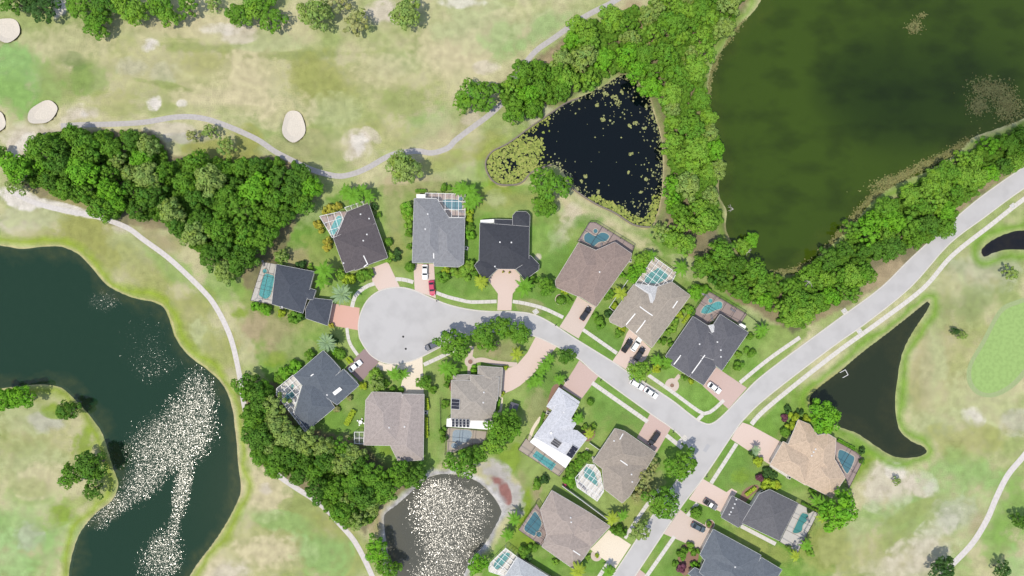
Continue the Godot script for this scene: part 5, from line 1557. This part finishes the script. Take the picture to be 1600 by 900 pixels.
func car_parts(kind: String) -> Dictionary:
	if kind in car_kit:
		return car_kit[kind]
	var d := {}
	var b := MB.new()
	var tall := kind != "sedan"
	var pick := kind == "pickup"
	var top := .98 if not tall else 1.12
	loft(b, [[-2.38, .62, .32, .62], [-2.28, .80, .25, .76], [-1.9, .90, .22, .86], [-.95, .93, .2, top - .06], [0, .93, .2, top], [1.6, .93, .2, top], [2.15, .90, .22, top - .03], [2.34, .80, .28, top - .16], [2.4, .66, .34, .66]])
	d.body = b.mesh(M.paint_white)
	var z0 := -1.0
	var z1 := .75 if pick else (2.05 if tall else 1.75)
	var r0 := -.35
	var r1 := .55 if pick else (1.75 if tall else 1.0)
	var h := 1.72 if tall else 1.44
	var lo := [Vector3(-.82, top, z0), Vector3(.82, top, z0), Vector3(.82, top, z1), Vector3(-.82, top, z1)]
	var hi := [Vector3(-.64, h, r0), Vector3(.64, h, r0), Vector3(.64, h, r1), Vector3(-.64, h, r1)]
	var names := ["windscreen", "side_window", "rear_window", "side_window"]
	var pil := MB.new()
	for i in 4:
		var g := MB.new()
		var j := (i + 1) % 4
		var out: Vector3 = (lo[i] + lo[j]) / 2.0 - Vector3(0, top - .4, .2)
		g.quad(lo[i], lo[j], hi[j], hi[i], out)
		d["glass%d" % i] = [names[i], g.mesh(M.glass_dark)]
		pil.bar(lo[i], hi[i], .1, .08)
	d.pillars = pil.mesh(M.paint_white)
	var rf := MB.new()
	var mid: Vector3 = (hi[0] + hi[2]) / 2.0
	rf.box(Transform3D(Basis(), mid + Vector3(0, .02, 0)), Vector3(1.34, .07, r1 - r0 + .1))
	rf.box(Transform3D(Basis(), mid + Vector3(0, .06, 0)), Vector3(1.1, .04, r1 - r0 - .2))
	d.roof = rf.mesh(M.paint_white)
	if pick:
		var bed := MB.new()
		bed.box(Transform3D(Basis(), Vector3(0, top + .01, 1.6)), Vector3(1.5, .04, 1.25))
		d.bed = bed.mesh(M.black)
	var w := MB.new()
	w.tube(Vector3(-.1, 0, 0), Vector3(.1, 0, 0), .33, .33, 14)
	d.wheel = w.mesh(M.tyre)
	var rm := MB.new()
	rm.tube(Vector3(-.11, 0, 0), Vector3(.11, 0, 0), .19, .19, 10)
	d.rim = rm.mesh(M.rim)
	var hl := MB.new()
	hl.box(Transform3D(), Vector3(.34, .13, .22))
	d.lamp = hl.mesh(M.head_lamp)
	d.tail = hl.mesh(M.tail_lamp)
	var mi := MB.new()
	mi.box(Transform3D(), Vector3(.22, .14, .12))
	d.mirror = mi.mesh(M.paint_white)
	car_kit[kind] = d
	return d

func car(px: Vector2, dir: Vector2, paint: String, kind: String, label: String, hood := "") -> void:
	var k := car_parts(kind)
	var p: Material = M["paint_" + paint]
	var t := thing("car", label, "car", W(px, .7), 0, "")
	t.rotation.y = atan2(-dir.x, -dir.y)
	t.position.y = .055
	var bo := part("body", k.body, t)
	bo.material_override = p
	for i in 4:
		part(k["glass%d" % i][0], k["glass%d" % i][1], t)
	for nme in ["pillars", "roof"]:
		part(nme, k[nme], t).material_override = p if hood == "" or nme == "pillars" else M["paint_" + hood]
	if k.has("bed"):
		part("load_bed", k.bed, t)
	for x in [-1.0, 1.0]:
		for z in [-1.45, 1.45]:
			var w := part("wheel", k.wheel, t)
			w.position = Vector3(.84 * x, .33, z)
			part("rim", k.rim, w)
		part("headlight", k.lamp, t).position = Vector3(.62 * x, .72, -2.2)
		part("tail_light", k.tail, t).position = Vector3(.68 * x, .8, 2.26)
		var mo := part("mirror", k.mirror, t)
		mo.material_override = p
		mo.position = Vector3(1.02 * x, 1.05, -.72)

func fence(px: PackedVector2Array, hgt: float, m: Material, label: String, solid: bool) -> void:
	var t := thing("fence", label, "fence", W(px[0]))
	var g0 := G(px[0])
	for i in px.size() - 1:
		var a := G(px[i]) - g0
		var b := G(px[i + 1]) - g0
		var n := maxi(1, int(round(a.distance_to(b) / 2.4)))
		for k in n + 1:
			if k == n and i < px.size() - 2:
				continue
			var q := a.lerp(b, float(k) / n)
			var pb := MB.new()
			pb.box(Transform3D(Basis(), Vector3(0, hgt / 2.0 + .03, 0)), Vector3(.14, hgt + .06, .14) if solid else Vector3(.07, hgt + .06, .07))
			part("post", pb.mesh(m), t).position = Vector3(q.x, 0, q.y)
			if k < n:
				var e := a.lerp(b, float(k + 1) / n)
				var rb := MB.new()
				if solid:
					rb.bar(Vector3(q.x, hgt / 2.0, q.y), Vector3(e.x, hgt / 2.0, e.y), .05, hgt - .1)
					rb.bar(Vector3(q.x, hgt - .03, q.y), Vector3(e.x, hgt - .03, e.y), .11, .08)
				else:
					for y in [.15, hgt * .55, hgt - .05]:
						rb.bar(Vector3(q.x, y, q.y), Vector3(e.x, y, e.y), .04, .04)
				part("panel" if solid else "rail", rb.mesh(m), t)

func boxes(list: Array) -> MB:
	var b := MB.new()
	for q in list:
		b.box(Transform3D(Basis(), Vector3(q[0], q[1], q[2])), Vector3(q[3], q[4], q[5]))
	return b

func make_things() -> void:
	rng.seed = 901
	car(Vector2(664, 425), Vector2(0, 1), "white", "sedan", "white car on the driveway of the mid grey roofed house")
	car(Vector2(675, 450), Vector2(.1, 1), "red", "sedan", "crimson car at the end of the pink driveway")
	car(Vector2(555, 572), Vector2(70, -55), "white", "sedan", "white car on the dark brown driveway")
	car(Vector2(675, 540), Vector2(-60, 27), "navy", "suv", "dark blue car parked by the kerb under the cul-de-sac tree")
	car(Vector2(915, 490), Vector2(48, -70), "black", "sedan", "black car on the tan driveway of the brown roofed house")
	car(Vector2(980, 540), Vector2(48, -70), "black", "pickup", "black pickup beside the taupe roofed house")
	car(Vector2(994, 538), Vector2(46, -70), "white", "suv", "white car between two black vehicles by the taupe roofed house")
	car(Vector2(999, 553), Vector2(48, -65), "black", "suv", "black car behind the white car by the taupe roofed house")
	car(Vector2(995, 601), Vector2(70, 42), "white", "suv", "white car parked on the street half under the light green tree")
	car(Vector2(1017, 614), Vector2(65, 45), "white", "sedan", "white car parked on the street clear of the tree")
	car(Vector2(1116, 606), Vector2(75, 55), "white", "sedan", "white car on the rose driveway of the dark grey corner house")
	car(Vector2(1022, 685), Vector2(-50, 72), "black", "suv", "black car on the rose driveway of the olive taupe roofed house")
	car(Vector2(1110, 788), Vector2(85, 55), "grey", "pickup", "grey pickup with a white cab roof beside the square garage", "white")
	car(Vector2(1091, 824), Vector2(75, 38), "slate", "sedan", "slate coloured car on the tan driveway of the steel grey house")
	# fences
	fence(P([980,438, 951,480, 959,487]), 1.2, M.white_metal, "white panel fence between brown and taupe roofed houses", true)
	fence(P([878,757, 952,812]), 1.8, M.white_metal, "long white panel fence above the rose grey roofed house", true)
	fence(P([688,622, 689,676]), 1.3, M.black, "thin black rail fence beside the stone grey roofed house", false)
	fence(P([1168,492, 1188,507]), 1.3, M.black, "short black rail fence behind the dark grey corner house", false)
	fence(P([921,691, 938,703]), 1.5, M.white_metal, "short white fence between white and olive taupe roofed houses", true)
	fence(P([1272,817, 1245,856]), 1.2, M.dark_metal, "low dark rail fence along the pale pool deck", false)
	# air conditioners on pads
	for a in [[856,645,"white roofed house"], [441,480,"navy roofed house"], [666,644,"warm grey roofed house"], [1232,745,"tan roofed house"], [984,407,"brown roofed house"], [729,388,"mid grey roofed house"], [928,716,"olive taupe roofed house"]]:
		var t := thing("air_conditioner", "grey air conditioner on a pad beside the %s" % a[2], "air conditioner", W(Vector2(a[0], a[1])), rng.randf_range(-.5, .5), "air conditioners beside the houses")
		part("pad", boxes([[0, .05, 0, 1.2, .1, 1.2]]).mesh(M.concrete), t)
		part("case", boxes([[0, .5, 0, .85, .8, .85]]).mesh(M.ac_grey), t)
		var f := MB.new()
		f.tube(Vector3(0, .9, 0), Vector3(0, .93, 0), .34, .34, 14)
		part("fan_grille", f.mesh(M.black), t)
	# loungers on the pool decks
	for a in [[860,712,30,"white roofed house"], [868,718,30,"white roofed house"], [1145,485,60,"dark grey corner house"], [1112,497,20,"dark grey corner house"], [940,385,10,"brown roofed house"], [412,412,10,"navy roofed house"], [722,331,80,"mid grey roofed house"], [907,757,40,"olive taupe roofed house"], [913,763,40,"olive taupe roofed house"], [1262,812,30,"dark grey roofed house with pale pool deck"], [1240,850,-20,"dark grey roofed house with pale pool deck"], [1097,458,40,"dark grey corner house"], [1104,462,40,"dark grey corner house"]]:
		var t := thing("lounger", "sun lounger on the pool deck of the %s" % a[3], "lounger", W(Vector2(a[0], a[1]), 0, .07), deg_to_rad(a[2]), "sun loungers at the %s" % a[3])
		part("seat", boxes([[0, .32, .2, .62, .08, 1.35]]).mesh(M.cushion), t)
		var bk := part("backrest", boxes([[0, 0, 0, .62, .08, .7]]).mesh(M.cushion), t)
		bk.position = Vector3(0, .5, -.72)
		bk.rotation.x = .6
		for x in [-.26, .26]:
			for z in [-.4, .8]:
				part("leg", boxes([[x, .14, z, .05, .28, .05]]).mesh(M.white_metal), t)
	# basketball hoop on the rose driveway
	var hoop := thing("basketball_hoop", "basketball hoop on a pole beside the rose driveway", "hoop", W(Vector2(884, 594)), deg_to_rad(-60))
	part("base", boxes([[0, .12, 0, .8, .22, .9]]).mesh(M.black), hoop)
	var pm := MB.new()
	pm.tube(Vector3(0, .1, 0), Vector3(0, 3.3, 0), .07, .06, 8)
	part("pole", pm.mesh(M.black), hoop)
	part("backboard", boxes([[0, 3.2, .5, 1.5, 1.0, .06], [0, 3.1, .25, .08, .08, .5]]).mesh(M.white_metal), hoop)
	var ring := MB.new()
	for i in 14:
		ring.bar(Vector3(cos(TAU * i / 14) * .23, 3.02, .8 + sin(TAU * i / 14) * .23), Vector3(cos(TAU * (i + 1) / 14) * .23, 3.02, .8 + sin(TAU * (i + 1) / 14) * .23), .03, .03)
	part("rim", ring.mesh(M.tail_lamp), hoop)
	# magenta tent and slate canopy
	var tent := thing("play_tent", "small magenta play tent beside the white pool cage garden", "tent", W(Vector2(884, 755)), .6)
	var tb := MB.new()
	for i in 4:
		var c0 := Vector3(cos(TAU * i / 4 + .8), 0, sin(TAU * i / 4 + .8)) * 1.05
		var c1 := Vector3(cos(TAU * (i + 1) / 4 + .8), 0, sin(TAU * (i + 1) / 4 + .8)) * 1.05
		tb.flat(c0, c1, Vector3(0, 1.5, 0), c0 + c1 + Vector3.UP * .5)
	part("canvas", tb.mesh(M.magenta_cloth), tent)
	var po := MB.new()
	po.tube(Vector3.ZERO, Vector3(0, 1.6, 0), .03, .03, 6)
	part("pole", po.mesh(M.vent), tent)
	var can := thing("canopy", "slate grey canopy on four posts on the lawn beside the solar panel house", "canopy", W(Vector2(803, 635), 2.0), -.3)
	var cb := MB.new()
	for i in 4:
		var cs := [Vector3(-1.3, 2.0, -1.1), Vector3(1.3, 2.0, -1.1), Vector3(1.3, 2.0, 1.1), Vector3(-1.3, 2.0, 1.1)]
		cb.flat(cs[i], cs[(i + 1) % 4], Vector3(0, 2.25, 0), Vector3.UP)
		part("post", boxes([[cs[i].x * .95, 1.0, cs[i].z * .95, .07, 2.0, .07]]).mesh(M.dark_metal), can)
	part("cover", cb.mesh(M.slate_cloth), can)
	# pond outlet frame, storm drain inlets
	var fr := thing("outlet_frame", "white square pipe frame of the outlet in the narrow pond", "drain frame", W(Vector2(1319, 584), 0, WATER_Y - .1), .5)
	for q in [[0, .45, .9, 1.9, .14, .14], [0, .45, -.9, 1.9, .14, .14], [.95, .45, 0, .14, .14, 1.9]]:
		part("rail", boxes([q]).mesh(M.white_metal), fr)
	for q in [[-.9, .9], [.9, .9], [-.9, -.9], [.9, -.9]]:
		part("leg", boxes([[q[0], .1, q[1], .1, .7, .1]]).mesh(M.vent), fr)
	for a in [[1319, 486, "on the wooded side of the through road"], [1343, 518, "on the pavement side of the through road"], [837, 487, "by the kerb beside the lawn of the black roofed house"], [1070, 689, "at the road junction kerb"], [1582, 322, "beside the upper through road pavement"]]:
		var s := thing("storm_drain", "concrete storm drain inlet %s" % a[2], "storm drain", W(Vector2(a[0], a[1])), deg_to_rad(36), "storm drain inlets along the kerbs")
		part("frame", boxes([[0, .08, .62, 1.6, .16, .3], [0, .08, -.62, 1.6, .16, .3], [.65, .08, 0, .3, .16, .95], [-.65, .08, 0, .3, .16, .95]]).mesh(M.concrete), s)
		part("cover", boxes([[0, .08, 0, .9, .06, .85]]).mesh(M.ac_grey), s)
	for a in [[683,470,"by the crimson car"], [868,508,"beside the tan driveway mouth"], [1008,596,"beside the white street car"], [938,594,"beside the rose driveway mouth of the white roofed house"], [1051,674,"at the olive taupe house driveway"], [1103,743,"above the square garage driveway"], [1070,797,"below the grey pickup driveway"]]:
		var mx := thing("mailbox", "small mailbox on a post %s" % a[2], "mailbox", W(Vector2(a[0], a[1])), rng.randf() * TAU, "mailboxes along the kerb")
		part("post", boxes([[0, .5, 0, .1, 1.0, .1]]).mesh(M.white_metal), mx)
		part("box", boxes([[0, 1.1, 0, .24, .26, .52], [0, 1.25, 0, .16, .06, .52]]).mesh(M.black), mx)
	# manhole covers in the cul-de-sac, patio table, planters
	for a in [[630, 526, "near the middle of the cul-de-sac"], [634, 545, "near the lower kerb of the cul-de-sac"]]:
		var mb := MB.new()
		mb.tube(Vector3(0, .0, 0), Vector3(0, .036, 0), .34, .34, 16)
		solo("manhole_cover", mb.mesh(M.black), "dark manhole cover %s" % a[2], "manhole cover", "manhole covers in the road").position = W(Vector2(a[0], a[1]))
	var tab := thing("patio_set", "pale round patio table with benches beside the warm grey roofed house", "patio table", W(Vector2(564, 659)))
	var tt := MB.new()
	tt.tube(Vector3(0, .7, 0), Vector3(0, .75, 0), .62, .62, 16)
	part("tabletop", tt.mesh(M.white_metal), tab)
	part("leg", boxes([[0, .35, 0, .12, .7, .12], [0, .03, 0, .6, .06, .6]]).mesh(M.vent), tab)
	for i in 4:
		var c := Vector3(cos(TAU * i / 4 + .4), 0, sin(TAU * i / 4 + .4)) * 1.05
		part("stool", boxes([[c.x, .42, c.z, .4, .06, .4], [c.x, .2, c.z, .08, .4, .08]]).mesh(M.white_metal), tab)
	for a in [[786, 425, "first"], [796, 426, "second"]]:
		var pl := thing("planter", "%s round stone planter on the pink forecourt of the black roofed house" % a[2], "planter", W(Vector2(a[0], a[1])))
		var pt := MB.new()
		pt.tube(Vector3(0, 0, 0), Vector3(0, .5, 0), .28, .4, 12)
		part("pot", pt.mesh(M.stone_edge), pl)
		var pp := part("plant", bushes[2], pl)
		pp.material_override = M.leaf_gold
		pp.scale = Vector3(.42, .5, .42)
		pp.position.y = .4
	for a in [[735, 565, 4.2, "in the round walk of the solar panel house"], [1050, 602, 3.6, "in the round walk of the corner house"], [876, 468, 8.5, "in front of the brown roofed house"], [1277, 690, 0, ""], [1109, 819, 7, "beside the tan driveway"]]:
		if a[2] == 0: continue
		var bed := thing("flower_bed", "round stone rimmed flower bed %s" % a[3], "flower bed", W(Vector2(a[0], a[1])))
		var c2 := PackedVector2Array()
		for i in 17:
			c2.append(Vector2.from_angle(TAU * i / 16) * a[2] * MPP)
		var s1 := MB.new()
		s1.slab(c2.slice(0, 16), 0, .1)
		part("mulch", s1.mesh(M.mulch), bed)
		var s2 := MB.new()
		strip(s2, c2, .22, 0, .2)
		part("stone_rim", s2.mesh(M.stone_edge), bed)
	# mulch beds hugging houses
	for a in [[[1152,800, 1160,768, 1180,757, 1186,764, 1172,776]], [[1060,862, 1070,850, 1085,852, 1092,866, 1086,884, 1070,900, 1060,885]], [[862,606, 873,600, 880,607, 862,634, 854,640]], [[1043,553, 1049,545, 1056,560, 1050,572]], [[905,680, 925,668, 930,680, 918,690]], [[700,596, 706,585, 712,590, 705,612]]]:
		sheet("flower_border", smooth(P(a[0]), true, 3), 0.02, M.mulch)

# ---------------------------------------------------------------- everything
func _ready() -> void:
	var cam := Camera3D.new()
	cam.name = "camera"
	add_child(cam)
	cam.position = Vector3(0, CAMH, 0)
	cam.rotation_degrees = Vector3(-90, 0, 0)
	cam.fov = 2.0 * rad_to_deg(atan(90.0 / CAMH))
	cam.near = 1.0
	cam.far = 6000.0
	cam.current = true
	var env := Environment.new()
	env.background_mode = Environment.BG_SKY
	var sky := Sky.new()
	var sm := ProceduralSkyMaterial.new()
	sm.sky_top_color = Color(.60, .66, .78)
	sm.sky_horizon_color = Color(.82, .86, .91)
	sm.sky_curve = 0.2
	sm.sky_energy_multiplier = 1.15
	sm.ground_bottom_color = Color(.3, .3, .22)
	sm.ground_horizon_color = Color(.6, .62, .6)
	sky.sky_material = sm
	env.sky = sky
	env.tonemap_mode = Environment.TONE_MAPPER_LINEAR
	env.tonemap_exposure = 1.08
	env.volumetric_fog_enabled = true
	env.volumetric_fog_density = 0.0
	env.sdfgi_enabled = true
	env.ssao_enabled = true
	env.ssil_enabled = true
	var we := WorldEnvironment.new()
	we.name = "environment"
	we.environment = env
	add_child(we)
	var sun := DirectionalLight3D.new()
	sun.name = "sun"
	sun.light_energy = 1.25
	sun.light_color = Color(1.0, .965, .905)
	sun.light_angular_distance = 0.5
	sun.shadow_enabled = true
	add_child(sun)
	var to_sun := Vector3(-330, 1060, 310).normalized()
	sun.basis = Basis.looking_at(-to_sun, Vector3.FORWARD)
	# a small fair-weather cloud over the camera: its shade lies on the green lake
	for q in [[1530, 90, 210, 150], [1450, 140, 190, 105], [1430, 150, 165, 85], [1350, 125, 90, 85], [1340, 120, 55, 55], [1400, 180, 95, 75], [1390, 175, 60, 48], [1500, 150, 115, 75], [1520, 130, 70, 50], [1590, 200, 95, 65], [1600, 205, 55, 40]]:
		var cl := FogVolume.new()
		cl.name = numbered("cloud")
		cl.shape = RenderingServer.FOG_VOLUME_SHAPE_ELLIPSOID
		cl.size = Vector3(q[2] * MPP * 2.0, 24.0, q[3] * MPP * 2.0)
		var fm := FogMaterial.new()
		fm.density = 0.0125
		fm.albedo = Color(1, 1, 1)
		cl.material = fm
		add_child(cl)
		cl.position = W(Vector2(q[0], q[1])) + to_sun / to_sun.y * 430.0
		meta(cl, "white fair weather cloud above the green lake", "cloud", "clouds above the lake")
	rng.seed = 7
	make_materials()
	define_ponds()
	make_sdf()
	make_ground()
	make_water()
	make_roads()
	print("setting ", Time.get_ticks_msec())
	make_houses()
	print("houses ", Time.get_ticks_msec())
	make_plants()
	print("plants ", Time.get_ticks_msec())
	make_things()
	print("done ", Time.get_ticks_msec())
